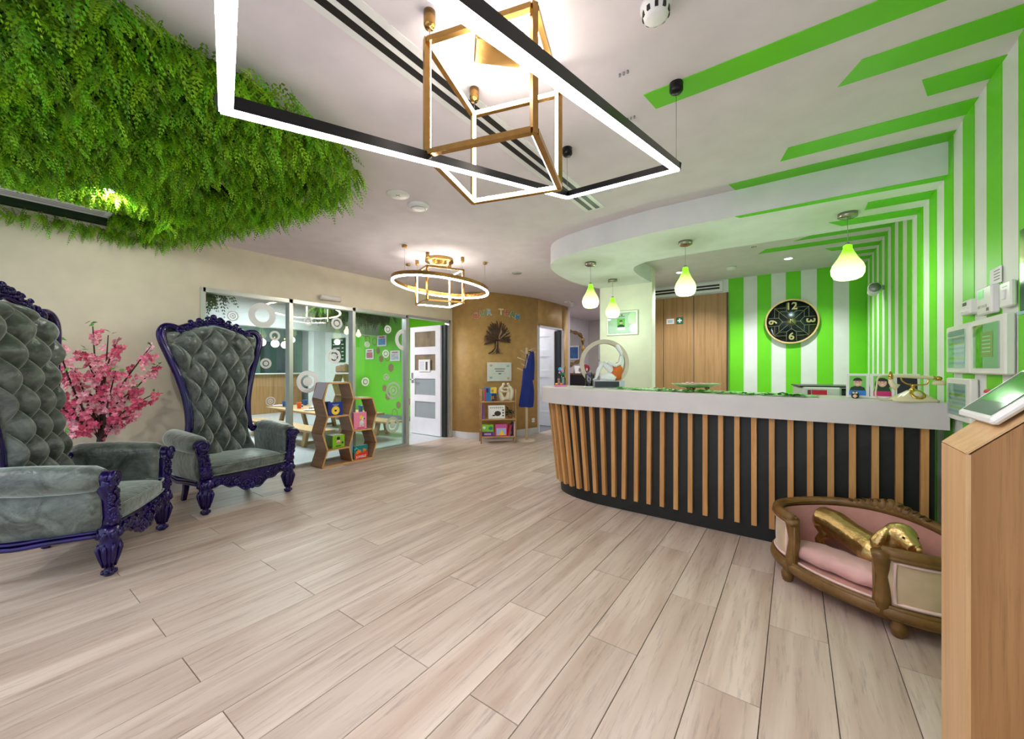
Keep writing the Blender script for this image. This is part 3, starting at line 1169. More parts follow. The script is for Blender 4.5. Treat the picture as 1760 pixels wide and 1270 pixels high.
o = thing('serving_dish', 'pale celadon boat shaped dish on small feet, on the counter', 'dish', (-0.665, 3.56, ZT + 0.012), YAW)
m_cel = M('celadon glaze', (178, 186, 140), 0.18, noise=(12, 0.18), coat=0.4)
prof = [(0.0, 0.022), (0.09, 0.022), (0.14, 0.030), (0.19, 0.048), (0.205, 0.056), (0.20, 0.060), (0.185, 0.054), (0.13, 0.038), (0.08, 0.032), (0, 0.032)]
MB().lathe(prof, seg=40, sy=0.5).build('bowl', m_cel, o)
for x, y in ((-0.075, -0.03), (0.075, -0.03), (0, 0.05)):
    MB().lathe([(0.010, 0), (0.014, 0.01), (0.02, 0.024), (0, 0.026)], (x, y, 0), 12).build('foot', M('brown glaze', (104, 92, 48), .25), o)
m_petal = M('pink petal', (236, 160, 206), 0.6)
for i in range(14):
    x, y = rnd.uniform(-0.12, 0.14), rnd.uniform(-0.05, 0.05)
    if i < 5:
        x = -0.05 + rnd.uniform(-0.03, 0.03)
    MB().ball((0, 0, 0), (0.014, 0.012, 0.007), 8, 5).build('petal', m_petal, o, loc=(x, y, 0.05 + (0.012 if i < 5 else 0.004)))

# ring sculpture
o = thing('ring_sculpture', 'large beige ring sculpture with white seated figure in orange cloth', 'sculpture', (-1.60, 3.86, ZT), YAW - 0.12)
m_rs = M('beige stone ring', (198, 186, 170), 0.6, noise=(20, 0.05))
m_fig = M('white resin', (236, 238, 242), 0.4)
MB().rbox((0.04, -0.05, 0.035), (0.30, 0.15, 0.07), 0.004).build('plinth', M('pale stone plinth', (190, 196, 206), .5), o)
MB().b(-0.105, 0.135, -0.128, -0.124, 0.006, 0.064).build('name_plate', M('dark slate plate', (44, 52, 60), .4), o)
annulus(MB(), 0.205, 0.245, -0.05, 0.05, 64, Matrix.Translation((0, 0.0, 0.245)) @ Matrix.Rotation(PI / 2, 4, 'X')).build('ring', m_rs, o)
y = -0.03
MB().tube([(0.115, y, 0.10), (0.14, y, 0.16), (0.165, y, 0.22), (0.168, y, 0.27)], [0.034, 0.036, 0.026, 0.016], 10).tube([(0.168, y, 0.265), (0.165, y, 0.295), (0.135, y, 0.345), (0.125, y, 0.36)], [0.016, 0.018, 0.022, 0.014], 10).build('torso_and_head', m_fig, o)
MB().tube([(0.163, y - .02, 0.262), (0.15, y - .035, 0.205), (0.115, y - .045, 0.19), (0.075, y - .04, 0.205), (0.062, y - .035, 0.222)], [0.014, 0.015, 0.014, 0.012, 0.009], 8).build('arm', m_fig, o)
MB().tube([(0.12, y, 0.12), (0.075, y - .01, 0.165), (0.02, y - .01, 0.215)], [0.03, 0.028, 0.019], 10).tube([(0.02, y - .01, 0.215), (-0.015, y - .015, 0.15), (-0.035, y - .02, 0.085), (-0.06, y - .03, 0.076)], [0.019, 0.017, 0.012, 0.008], 10).build('leg', m_fig, o)
MB().tube([(0.13, y - .01, 0.10), (0.06, y - .03, 0.105), (0.0, y - .035, 0.10)], [0.03, 0.026, 0.018], 10).tube([(0.0, y - .035, 0.10), (0.05, y - .05, 0.088), (0.11, y - .055, 0.078)], [0.018, 0.015, 0.01], 10).build('leg', m_fig, o)
MB().tube([(0.155, y, 0.205), (0.135, y, 0.17), (0.12, y, 0.12), (0.135, y, 0.075)], [0.026, 0.046, 0.050, 0.036], 12).build('cloth_wrap', M('orange cloth', (214, 106, 34), .6, noise=(18, .15)), o)

for ch in o.children:
    if ch.name.split('.')[0] in ('torso_and_head', 'arm', 'leg', 'cloth_wrap'):
        ch.scale = (1.28,) * 3
        ch.location = Vector((0.15, -0.03, 0.07)) * -0.28

# bell jar with purple flower
o = thing('bell_jar', 'glass bell jar holding a purple preserved flower, left of the ring sculpture', 'bell jar', (-1.692, 3.696, ZT))
MB().lathe([(0.045, 0), (0.045, 0.012), (0.04, 0.016), (0, 0.016)], seg=20).build('base', m_whitep, o)
MB().lathe([(0.036, 0.016), (0.036, 0.13), (0.03, 0.155), (0.012, 0.17), (0, 0.172)], seg=20).build('glass_dome', GLASS('thin dome glass', (244, 244, 250), boost=1.0), o)
MB().tube([(0, 0, 0.016), (0.004, 0, 0.08), (0, 0, 0.12)], 0.002, 6).build('stem', M('dark green stem', (40, 80, 50), .6), o)
f = MB()
for k in range(7):
    a = 2 * PI * k / 7
    f.ball((0.012 * math.cos(a), 0.012 * math.sin(a), 0.13), (0.011, 0.011, 0.008), 8, 5)
f.build('flower', M('purple flower', (78, 56, 170), .6), o)
MB().ball((0.004, -0.01, 0.085), (0.012, 0.01, 0.010), 8, 5).build('flower', M('purple flower', (78, 56, 170), .6), o)

# flower figurine with glass bottle
o = thing('flower_bottle', 'little glass bottle with pink and blue paper flowers on a pink base', 'ornament', (-2.03, 3.72, ZT), YAW)
MB().lathe([(0.07, 0), (0.068, 0.012), (0.055, 0.018), (0, 0.018)], seg=22, sy=0.6).build('base', M('pink resin', (236, 130, 196), .5, noise=(60, .25)), o)
MB().lathe([(0.024, 0), (0.026, 0.01), (0.026, 0.07), (0.013, 0.095), (0.013, 0.115), (0.011, 0.115)], (0.03, 0, 0.018), 18).build('bottle', GLASS('pale blue bottle glass', (206, 236, 240), boost=2.0), o)
MB().ball((-0.005, 0, 0.185), 0.021).build('bloom', M('blue pompom', (84, 176, 228), .8, bump=.6), o)
for x, z in ((0.013, 0.178), (0.024, 0.163), (-0.012, 0.150)):
    MB().ball((x, -0.008, z), (0.012, 0.012, 0.011), 10, 6).build('bloom', M('pink pompom', (240, 160, 196), .8), o)
f = MB()
for a in (-0.6, -0.2, 0.2, 0.6):
    f.tube([(0.03, 0, 0.10), (0.022 + 0.03 * a, -.004, 0.135), (0.018 + 0.05 * a, -.006, 0.155)], [0.004, 0.01, 0.002], 6)
f.build('leaves', M('dark leaf green', (22, 120, 74), .5), o)
MB().cyl((0.035, 0.01, 0.10), (0.052, 0.012, 0.22), 0.004).build('black_stick', m_black, o)
MB().ball((-0.02, -0.015, 0.075), 0.016).tube([(-0.02, -0.015, 0.02), (-0.02, -0.015, 0.065)], [0.02, 0.01], 8).build('tiny_figure', M('mauve resin', (150, 116, 110), .5), o)
for x in (-0.045, 0.005):
    MB().ball((x, -0.02, 0.03), (0.018, 0.012, 0.010)).build('tiny_shoe', M('orange resin', (236, 160, 50), .4), o)


# ---------------------------------------------------------------- photo frames
def portrait(o, w_, h_, y, bgc, shirt, hair, skin, band, longhair=False, border=0.016):
    """flat print: a head-and-shoulders picture above a coloured name band"""
    def flat(nm, poly, k, mat):
        mm = Matrix.Translation((0, y - 0.0004 * k, 0)) @ Matrix.Rotation(PI / 2, 4, 'X')
        MB().prism(poly, 0, 0.0004, mm).build(nm, mat, o)
    iw, ih = w_ / 2 - border, h_ - 2 * border
    z0 = border
    flat('print', [(-iw, z0), (iw, z0), (iw, z0 + ih), (-iw, z0 + ih)], 1, M('photo backdrop green', bgc, .5))
    cz = z0 + ih * 0.66
    if longhair:
        flat('hair', [(x * 1.0, cz - 0.012 + z) for x, z in [(0.036 * math.cos(t), 0.045 * math.sin(t)) for t in [2 * PI * k / 20 for k in range(20)]]], 2, M('dark hair', hair, .6))
    sh = [(-iw * .95, z0 + ih * .22), (iw * .95, z0 + ih * .22), (iw * .80, z0 + ih * .40), (iw * .25, z0 + ih * .48), (-iw * .25, z0 + ih * .48), (-iw * .80, z0 + ih * .40)]
    flat('shirt', sh, 3, M('dark green shirt', shirt, .7))
    flat('face', [(0.021 * math.cos(t), cz + 0.028 * math.sin(t)) for t in [2 * PI * k / 20 for k in range(20)]], 4, M('skin tone print', skin, .6))
    flat('hair', [(0.0235 * math.cos(t), cz + 0.010 + 0.022 * math.sin(t)) for t in [PI * k / 12 for k in range(13)]], 5, M('dark hair', hair, .6))
    flat('mouth', [(0.009 * math.cos(t), cz - 0.012 + 0.004 * math.sin(t)) for t in [PI + PI * k / 8 for k in range(9)]], 6, m_paper)
    for x in (-0.008, 0.008):
        flat('eye', [(x + 0.003 * math.cos(t), cz + 0.004 + 0.0022 * math.sin(t)) for t in [2 * PI * k / 8 for k in range(8)]], 6, m_black)
    flat('name_band', [(-iw, z0), (iw, z0), (iw, z0 + ih * .24), (-iw, z0 + ih * .24)], 7, band)


def desk_frame(x, y, label, band, longhair, dark=False):
    e = thing('photo_frame', label, 'photo frame', (x, y, ZT), -0.12, 'desk photo frames on the counter')
    o = MB().rbox((0, 0.006, 0.083), (0.116, 0.012, 0.166), 0.002).build('frame', m_whitep, e)
    o.rotation_euler = (-0.30, 0, 0)
    o.location = (0, 0, 0.002)
    if dark:
        MB().b(-0.045, 0.045, -0.001, 0.0, 0.014, 0.152).build('print', M('black and navy print', (22, 24, 44), .4, noise=(30, .3)), o)
    else:
        portrait(o, 0.116, 0.166, 0.0, (120, 200, 90), (34, 62, 48), (44, 34, 30), (222, 176, 152), band, longhair)
    MB().box((0, 0.058, 0.06), (0.03, 0.004, 0.13), m=Matrix.Rotation(0.28, 3, 'X')).build('stand', m_whitep, e)


desk_frame(0.335, 3.43, 'white desk frame with a smiling portrait over a blue band', M('blue name band', (36, 124, 220), .5), False)
desk_frame(0.452, 3.405, 'white desk frame with a long haired portrait over a pink band', M('magenta name band', (204, 26, 110), .5), True)
desk_frame(0.565, 3.40, 'white desk frame with a dark picture, partly behind the telephone', None, False, True)
o = thing('penguin_figurine', 'tiny black and white penguin figurine before the blue banded portrait', 'figurine', (0.318, 3.375, ZT), -0.1)
MB().lathe([(0.010, 0), (0.019, 0.008), (0.021, 0.022), (0.018, 0.036), (0.012, 0.046), (0, 0.049)], seg=16).build('body', M('penguin black', (24, 26, 40), .3), o)
MB().ball((0, -0.012, 0.018), (0.013, 0.010, 0.015)).build('belly', M('penguin peach', (240, 196, 170), .4), o)
for x in (-0.007, 0.007):
    MB().ball((x, -0.015, 0.037), 0.006).build('eye', m_whitep, o)
MB().lathe([(0.004, 0), (0, 0.008)], (0, -0.019, 0.031), 8, axis=(0, -1, -0.2)).build('beak', M('beak orange', (240, 140, 30), .4), o)

# ---------------------------------------------------------------- antique telephone
o = thing('antique_telephone', 'cream and gold antique style telephone at the right end of the counter', 'telephone', (0.565, 3.265, ZT), 0.30)
m_ivory = M('ivory enamel', (228, 216, 178), 0.25, coat=0.3)
m_brass = M('polished brass', (214, 170, 84), 0.18, metal=1.0)


def sq_loft(mb, levels, seg=28, pw=4.0):
    def fn(u, v):
        i = v * (len(levels) - 1)
        a = int(min(i, len(levels) - 2))
        t = i - a
        rx = levels[a][0] * (1 - t) + levels[a + 1][0] * t
        ry = levels[a][1] * (1 - t) + levels[a + 1][1] * t
        z = levels[a][2] * (1 - t) + levels[a + 1][2] * t
        th = 2 * PI * u
        c_, s_ = math.cos(th), math.sin(th)
        k = (abs(c_) ** pw + abs(s_) ** pw) ** (-1 / pw)
        return (rx * c_ * k, ry * s_ * k, z)
    return mb.grid(fn, seg, len(levels), True, True)


sq_loft(MB(), [(0.0, 0.0, 0.0), (0.10, 0.075, 0.0), (0.102, 0.077, 0.010), (0.085, 0.062, 0.022), (0.055, 0.045, 0.042), (0.032, 0.030, 0.058), (0.02, 0.02, 0.066), (0, 0, 0.068)]).build('base', m_ivory, o)
MB().lathe([(0.034, -0.004), (0.036, 0.004), (0.028, 0.008), (0.012, 0.006), (0, 0.008)], (0, -0.042, 0.042), 24, axis=(0, -0.75, 0.66)).build('dial', m_brass, o)
MB().lathe([(0.022, 0.006), (0.018, 0.010), (0, 0.010)], (0, -0.042, 0.042), 20, axis=(0, -0.75, 0.66)).build('dial_face', m_ivory, o)
MB().lathe([(0.014, 0.06), (0.018, 0.07), (0.009, 0.078), (0.008, 0.088), (0.014, 0.094), (0.006, 0.10), (0, 0.10)], seg=14).build('column', m_brass, o)
MB().tube(catmull([(-0.055, 0, 0.142), (-0.05, 0, 0.122), (-0.028, 0, 0.104), (0, 0, 0.098), (0.03, 0, 0.098), (0.062, 0, 0.102), (0.072, 0, 0.118), (0.074, 0, 0.142)], 4), 0.004, 8).build('cradle', m_brass, o)
MB().tube([(-0.10, 0, 0.150), (-0.06, 0, 0.149), (0.08, 0, 0.141), (0.115, 0, 0.139)], [0.008, 0.010, 0.011, 0.008], 12).build('handset_bar', m_ivory, o)
MB().lathe([(0.010, 0.0), (0.013, 0.012), (0.009, 0.02), (0.005, 0.035), (0, 0.038)], (-0.104, 0, 0.140), 12).ball((-0.104, 0, 0.136), 0.013).lathe([(0.011, 0), (0.017, 0.012), (0.012, 0.022), (0, 0.026)], (0.118, 0, 0.124), 14).ball((0.095, 0, 0.14), (0.009, 0.012, 0.012)).build('handset_collar', m_brass, o)
MB().tube([(-0.104, 0, 0.138), (-0.102, 0, 0.112), (-0.094, -0.004, 0.094), (-0.076, -0.01, 0.082)], [0.011, 0.013, 0.016, 0.021], 14).build('mouthpiece', m_ivory, o)
MB().lathe([(0.031, 0), (0.031, 0.016), (0.018, 0.026), (0, 0.026)], (0.122, 0, 0.098), 20).build('earpiece', m_ivory, o)
MB().tube(catmull([(-0.10, 0, 0.150), (-0.13, 0, 0.152), (-0.165, -0.004, 0.140), (-0.175, -0.008, 0.09), (-0.18, -0.01, 0.03), (-0.155, -0.012, 0.008), (-0.12, -0.01, 0.006), (-0.09, -0.01, 0.006)], 5), 0.0045, 8).build('cord', m_ivory, o)

# ================================================================ tufted throne chairs
m_purple = M('glossy purple lacquer', (24, 5, 80), 0.2, metal=0.25, noise=(14, 0.4), coat=0.5, spec=0.3)


def velvet():
    m, nt, bs = _base('crushed grey green velvet')
    N, L = nt.nodes.new, nt.links.new
    tc = N('ShaderNodeTexCoord')
    n1 = N('ShaderNodeTexNoise')
    n1.inputs['Scale'].default_value = 7
    n1.inputs['Detail'].default_value = 8
    n1.inputs['Roughness'].default_value = 0.65
    n1.inputs['Distortion'].default_value = 1.2
    L(tc.outputs['Object'], n1.inputs['Vector'])
    mx = N('ShaderNodeMix')
    mx.data_type = 'RGBA'
    mx.inputs[6].default_value = C(24, 30, 24)
    mx.inputs[7].default_value = C(112, 122, 114)
    mr = N('ShaderNodeMapRange')
    mr.inputs[1].default_value = 0.35
    mr.inputs[2].default_value = 0.72
    L(n1.outputs[0], mr.inputs[0])
    L(mr.outputs[0], mx.inputs[0])
    L(mx.outputs[2], bs.inputs['Base Color'])
    bs.inputs['Roughness'].default_value = 0.34
    bs.inputs['Specular IOR Level'].default_value = 0.7
    bs.inputs['Sheen Weight'].default_value = 1.0
    bs.inputs['Sheen Roughness'].default_value = 0.45
    bs.inputs['Sheen Tint'].default_value = C(214, 226, 224)
    n2 = N('ShaderNodeTexNoise')
    n2.inputs['Scale'].default_value = 22
    n2.inputs['Detail'].default_value = 6
    L(tc.outputs['Object'], n2.inputs['Vector'])
    _bump(nt, bs, n2.outputs[0], 0.6, 0.016)
    sh = N('ShaderNodeBsdfSheen')
    sh.inputs['Color'].default_value = C(132, 144, 142)
    sh.inputs['Roughness'].default_value = 0.55
    ad = N('ShaderNodeAddShader')
    L(bs.outputs[0], ad.inputs[0])
    L(sh.outputs[0], ad.inputs[1])
    L(ad.outputs[0], nt.nodes['Material Output'].inputs[0])
    return m


m_velvet = velvet()


def interp(tab, z):
    if z <= tab[0][0]:
        return tab[0][1]
    for (a, va), (b, vb) in zip(tab, tab[1:]):
        if z <= b:
            t = (z - a) / (b - a)
            t = t * t * (3 - 2 * t)
            return va + (vb - va) * t
    return tab[-1][1]


BW = [(0.40, 0.31), (0.60, 0.262), (0.78, 0.245), (0.98, 0.262), (1.18, 0.315), (1.36, 0.375), (1.48, 0.405), (1.60, 0.40)]


def back_y(z):
    return -0.215 - 0.155 * max(0, (z - 0.40) / 1.2) ** 1.1


def back_fn(u, v):
    x_ = 2 * u - 1
    ztop = 1.545 + 0.085 * math.cos(x_ * PI / 2) ** 1.5
    z = 0.38 + v * (ztop - 0.38)
    w_ = interp(BW, z) - 0.012
    x = x_ * w_
    a, b = 0.172, 0.30
    xs = x_ * 0.30
    p, q = xs / a + (z - 0.42) / b, xs / a - (z - 0.42) / b
    h = (abs(math.sin(PI * p)) * abs(math.sin(PI * q))) ** 0.55
    edge = min(1.0, (1 - abs(x_)) / 0.12, (1 - v) / 0.05)
    edge = max(0.0, edge)
    fade = 1.0 if abs(x_) < 0.8 else max(0.25, 1 - (abs(x_) - 0.8) * 3.2)
    y = back_y(z) + 0.02 * (1 - x_ * x_) + (0.10 * h * fade + 0.012) * edge ** 0.5
    return (x, y, z)


def bumps(mb, pts, r, seg=8, rings=5):
    for p in pts:
        k = r if not isinstance(r, tuple) else random.uniform(*r)
        mb.ball(p, k, seg, rings)


def spiral(c, r0, turns, n, plane='xz', flip=1):
    out = []
    for i in range(n):
        t = i / (n - 1)
        a = 2 * PI * turns * t
        r = r0 * (1 - 0.8 * t)
        dx, dz = r * math.cos(a) * flip, r * math.sin(a)
        out.append((c[0] + dx, c[1], c[2] + dz) if plane == 'xz' else (c[0], c[1] + dx, c[2] + dz))
    return out


def make_throne():
    D = {}
    # carved back frame
    mb = MB()
    for s in (-1, 1):
        side = [(s * 0.285, 0.60), (s * 0.265, 0.64), (s * 0.255, 0.76), (s * 0.268, 0.94), (s * 0.318, 1.16), (s * 0.380, 1.35), (s * 0.418, 1.47), (s * 0.424, 1.545), (s * 0.392, 1.598), (s * 0.335, 1.605), (s * 0.28, 1.585)]
        P = catmull([(x, back_y(z) + 0.01, z) for x, z in side], 5)
        n = len(P)
        rr = [0.026 + 0.006 * math.sin(PI * i / n) for i in range(n)]
        mb.tube(P, rr, 10)
        mb.tube([p + Vector((-s * 0.018, 0.022, -0.004)) for p in P[6:]], 0.009, 6)
        mb.tube([p + Vector((s * 0.014, 0.020, 0.004)) for p in P[4:]], 0.007, 6)
        y0 = back_y(0.6) + 0.03
        mb.tube([(p[0], p[1], p[2]) for p in spiral((s * 0.285, y0, 0.60), 0.034, 1.3, 16, flip=s)], 0.012, 7)
        mb.ball((s * 0.285, y0, 0.60), 0.018)
        mb.tube(spiral((s * 0.285, back_y(1.57) + 0.03, 1.57), 0.036, 1.4, 18, flip=-s), 0.012, 7)
        mb.ball((s * 0.285, back_y(1.57) + 0.035, 1.57), 0.016)
    crest = catmull([(-0.29, 0, 1.585), (-0.20, 0, 1.625), (-0.10, 0, 1.655), (0, 0, 1.675), (0.10, 0, 1.655), (0.20, 0, 1.625), (0.29, 0, 1.585)], 5)
    mb.tube([Vector((p.x, back_y(p.z) + 0.008, p.z)) for p in crest], 0.030, 8)
    mb.tube([Vector((p.x, back_y(p.z) + 0.036, p.z - 0.022)) for p in crest], 0.009, 6)
    R = random.Random(5)
    for k in range(44):
        t = k / 43 * 2 - 1
        x = t * 0.27
        zc = 1.675 - 0.09 * abs(t) ** 1.4
        for j in range(2):
            mb.ball((x + R.uniform(-.006, .006), back_y(zc) + R.uniform(0.015, 0.045), zc + R.uniform(-0.022, 0.045 - 0.02 * abs(t))), R.uniform(0.009, 0.017), 7, 5)
    for s in (-1, 1):
        for x, z, r in ((0.05, 1.70, 0.026), (0.125, 1.678, 0.024), (0.195, 1.655, 0.022)):
            mb.tube(spiral((s * x, back_y(z) + 0.03, z), r, 1.3, 14, flip=s), 0.0085, 6)
    mb.ball((0, back_y(1.72) + 0.02, 1.728), (0.030, 0.018, 0.026), 10, 6)
    mb.tube(spiral((0, back_y(1.7) + 0.035, 1.695), 0.022, 1.2, 12), 0.007, 6)
    D['back_frame'] = mb.mesh('back_frame', m_purple)
    mb = MB().grid(back_fn, 73, 121)
    # plain rear of the back
    mb.grid(lambda u, v: ((1 - 2 * u) * (interp(BW, 0.38 + v * 1.2) - 0.012), back_y(0.38 + v * 1.2) - 0.035, 0.38 + v * 1.2), 9, 20)
    D['tufted_back'] = mb.mesh('tufted_back', m_velvet)
    D['button'] = MB().ball((0, 0, 0), (0.011, 0.007, 0.011), 8, 5).mesh('button', m_velvet)
    # seat
    def seat_fn(u, v):
        x_ = 2 * u - 1
        a = 2 * PI * v
        c_, s_ = math.cos(a), math.sin(a)
        k = (abs(c_) ** 5 + abs(s_) ** 5) ** (-0.2)
        front = 0.315 + 0.02 * (1 - x_ * x_)
        yc, hy = (front - 0.24) / 2, (front + 0.24) / 2
        ex = (1 - abs(x_) ** 8)
        return (x_ * 0.325, yc + hy * c_ * k * (0.9 + 0.1 * ex), 0.352 + 0.058 * s_ * k * (0.35 + 0.65 * ex) + (0.022 * (1 - x_ * x_) * (1 - c_ * c_) if s_ > 0 else 0))
    mb = MB().grid(seat_fn, 25, 33)
    D['seat_cushion'] = mb.mesh('seat_cushion', m_velvet)
    mb = MB()
    for z in (0.395, 0.318):
        mb.tube(catmull([(-0.325, 0.20, z), (-0.322, 0.30, z), (-0.2, 0.326, z), (0, 0.334, z), (0.2, 0.326, z), (0.322, 0.30, z), (0.325, 0.20, z)], 4), 0.006, 6)
    D['piping'] = mb.mesh('piping', m_velvet)
    # arms
    for s in (-1, 1):
        def roll(u, v, s=s):
            a = 2 * PI * u
            y = -0.27 + 0.545 * v
            r = 0.066 + 0.012 * math.sin(PI * v) + (0.006 if 0.1 < v < 0.95 else -0.01)
            cx, cz = 0.385 + 0.015 * math.sin(PI * v), 0.580 + 0.03 * (1 - v)
            return (s * (cx + r * math.cos(a)), y, cz + r * math.sin(a))
        mb = MB().grid(roll, 20, 15, True, True)
        ends = len(mb.v)
        for v in (0, 1):
            ring = [roll(k / 20, v) for k in range(20)]
            mb.add(ring, [tuple(range(20))])

        def panel(u, v, s=s):
            z = 0.25 + 0.36 * v
            b = math.sin(PI * min(1, v * 1.1))
            xo = 0.372 + 0.038 * b
            xi = 0.318 + 0.01 * b
            loop = [(xi, -0.26), (xi, 0.27), (xo, 0.27), (xo, -0.26), (xi, -0.26)]
            i = min(3, int(u * 4))
            t = u * 4 - i
            x = loop[i][0] * (1 - t) + loop[i + 1][0] * t
            y = loop[i][1] * (1 - t) + loop[i + 1][1] * t
            return (s * x, y, z)
        mb.grid(panel, 33, 10, True)
        D['arm', s] = mb.mesh('arm', m_velvet)
        # carved front post and leg
        R = random.Random(11 + s)
        mb = MB()
        x0 = s * 0.352
        yf = 0.285
        mb.tube([(x0, yf, 0.28), (x0 + s * .004, yf + .01, 0.36), (x0 + s * .016, yf + .004, 0.45), (x0 + s * .03, yf - .002, 0.53), (x0 + s * .032, yf, 0.575)], [0.046, 0.040, 0.034, 0.042, 0.05], 10)
        mb.tube(spiral((x0 + s * 0.034, yf + 0.040, 0.572), 0.046, 1.6, 22, flip=s), 0.015, 8)
        mb.ball((x0 + s * 0.034, yf + 0.034, 0.572), 0.017)
        mb.ball((x0 + s * 0.034, yf - 0.004, 0.585), (0.052, 0.046, 0.040))
        for i in range(34):
            t = i / 33
            z = 0.30 + 0.24 * t
            for j in (-1, 1):
                mb.ball((x0 + s * 0.03 * t + j * (0.030 - 0.006 * t) + R.uniform(-.005, .005), yf + 0.026 + R.uniform(-.014, .012), z), R.uniform(0.008, 0.014), 7, 5)
        for z, k in ((0.34, 1), (0.42, -1), (0.49, 1)):
            mb.tube(spiral((x0 + s * 0.014, yf + 0.042, z), 0.024, 1.3, 12, flip=k), 0.008, 6)
        D['arm_post', s] = mb.mesh('arm_post', m_purple)
        mb = MB()
        lx = s * 0.352
        mb.lathe([(0.022, 0.0), (0.030, 0.012), (0.030, 0.030), (0.022, 0.042), (0.026, 0.055), (0.038, 0.10), (0.048, 0.155), (0.052, 0.19), (0.044, 0.205), (0.052, 0.225), (0.052, 0.29), (0, 0.29)], (lx, yf, 0), 14)
        for k in range(8):
            a = 2 * PI * k / 8
            cx, sy = math.cos(a), math.sin(a)
            mb.tube([(lx + cx * 0.026, yf + sy * 0.026, 0.055), (lx + cx * 0.042, yf + sy * 0.042, 0.11), (lx + cx * 0.052, yf + sy * 0.052, 0.16), (lx + cx * 0.046, yf + sy * 0.046, 0.195)], [0.008, 0.010, 0.014, 0.007], 6)
            mb.ball((lx + cx * 0.05, yf + sy * 0.05, 0.245), (0.016, 0.016, 0.024), 7, 5)
            mb.ball((lx + cx * 0.028, yf + sy * 0.028, 0.022), 0.012, 7, 5)
        D['leg', s] = mb.mesh('leg', m_purple)
        mb = MB().tube([(s * 0.27, -0.235, 0.29), (s * 0.272, -0.245, 0.20), (s * 0.27, -0.27, 0.10), (s * 0.268, -0.315, 0.0)], [0.034, 0.032, 0.026, 0.024], 4, smooth=False)
        D['rear_leg', s] = mb.mesh('leg', m_purple)
        mb = MB()
        mb.b(s * 0.33, s * 0.385, -0.27, 0.27, 0.235, 0.27)
        mb.tube(catmull([(s * 0.385, -0.27, 0.245), (s * 0.40, -0.1, 0.232), (s * 0.404, 0.05, 0.245), (s * 0.392, 0.25, 0.25)], 5), 0.014, 8)
        mb.tube(catmull([(s * 0.383, -0.27, 0.268), (s * 0.398, -0.1, 0.258), (s * 0.40, 0.05, 0.268), (s * 0.39, 0.25, 0.272)], 5), 0.008, 6)
        D['side_rail', s] = mb.mesh('side_rail', m_purple)
    # carved apron
    def zb(x):
        t = abs(x) / 0.32
        return 0.135 + 0.035 * t + 0.06 * (0.5 - 0.5 * math.cos(min(1, t * 1.25) * PI)) + 0.012 * math.cos(t * 16)
    xs = [-0.32 + 0.64 * i / 40 for i in range(41)]
    poly = [(x, zb(x)) for x in xs] + [(0.32, 0.298), (-0.32, 0.298)]
    mb = MB().prism(poly, -0.318, -0.292, Matrix.Rotation(PI / 2, 4, 'X'))
    R = random.Random(21)
    for i in range(110):
        x = R.uniform(-0.31, 0.31)
        z = R.uniform(zb(x) + 0.004, 0.285)
        mb.ball((x, 0.318 + R.uniform(-.004, .006), z), R.uniform(0.007, 0.013), 7, 5)
    for x, z, r, f in ((0.05, 0.19, 0.036, 1), (-0.05, 0.19, 0.036, -1), (0.13, 0.225, 0.030, -1), (-0.13, 0.225, 0.030, 1), (0.21, 0.245, 0.026, 1), (-0.21, 0.245, 0.026, -1), (0.28, 0.25, 0.022, -1), (-0.28, 0.25, 0.022, 1)):
        mb.tube(spiral((x, 0.324, z), r, 1.5, 20, flip=f), 0.009, 6)
    mb.ball((0, 0.322, 0.165), (0.026, 0.016, 0.034), 10, 6)
    mb.tube([(x, 0.322, zb(x) + 0.002) for x in xs], 0.009, 6)
    D['carved_apron'] = mb.mesh('carved_apron', m_purple)
    D['base'] = MB().b(-0.33, 0.33, -0.25, 0.29, 0.24, 0.31).mesh('seat_base', m_velvet)
    return D


TH = make_throne()
BUT = []
for j in range(-1, 9):
    for i in range(-3, 4):
        if (i + j) % 2:
            continue
        xs_, z = i * 0.172 / 2, 0.42 + j * 0.15
        x_ = xs_ / 0.30
        v = (z - 0.38) / (1.545 + 0.085 * max(0, math.cos(x_ * PI / 2)) ** 1.5 - 0.38)
        if abs(x_) < 0.93 and 0.1 < v < 0.90:
            BUT.append(back_fn((x_ + 1) / 2, v))


def throne(label, loc, rz):
    o = thing('throne_chair', label, 'armchair', loc, rz, 'purple framed velvet throne chairs')
    tb = inst('tufted_back', TH['tufted_back'], o)
    for p in BUT:
        inst('button', TH['button'], tb, p)
    inst('back_frame', TH['back_frame'], o)
    sc_ = inst('seat_cushion', TH['seat_cushion'], o)
    inst('piping', TH['piping'], sc_)
    inst('seat_base', TH['base'], o)
    inst('carved_apron', TH['carved_apron'], o)
    for s in (-1, 1):
        inst('arm', TH['arm', s], o)
        inst('arm_post', TH['arm_post', s], o)
        inst('side_rail', TH['side_rail', s], o)
        inst('leg', TH['leg', s], o)
        inst('leg', TH['rear_leg', s], o)
    return o


throne('purple framed tufted velvet throne chair standing before the glass partition', (-4.32, 1.50, 0), math.radians(6.9 - 90))
throne('purple framed tufted velvet throne chair at the left edge, cut by the frame', (-3.742, 0.454, 0), math.radians(57.8 - 90))

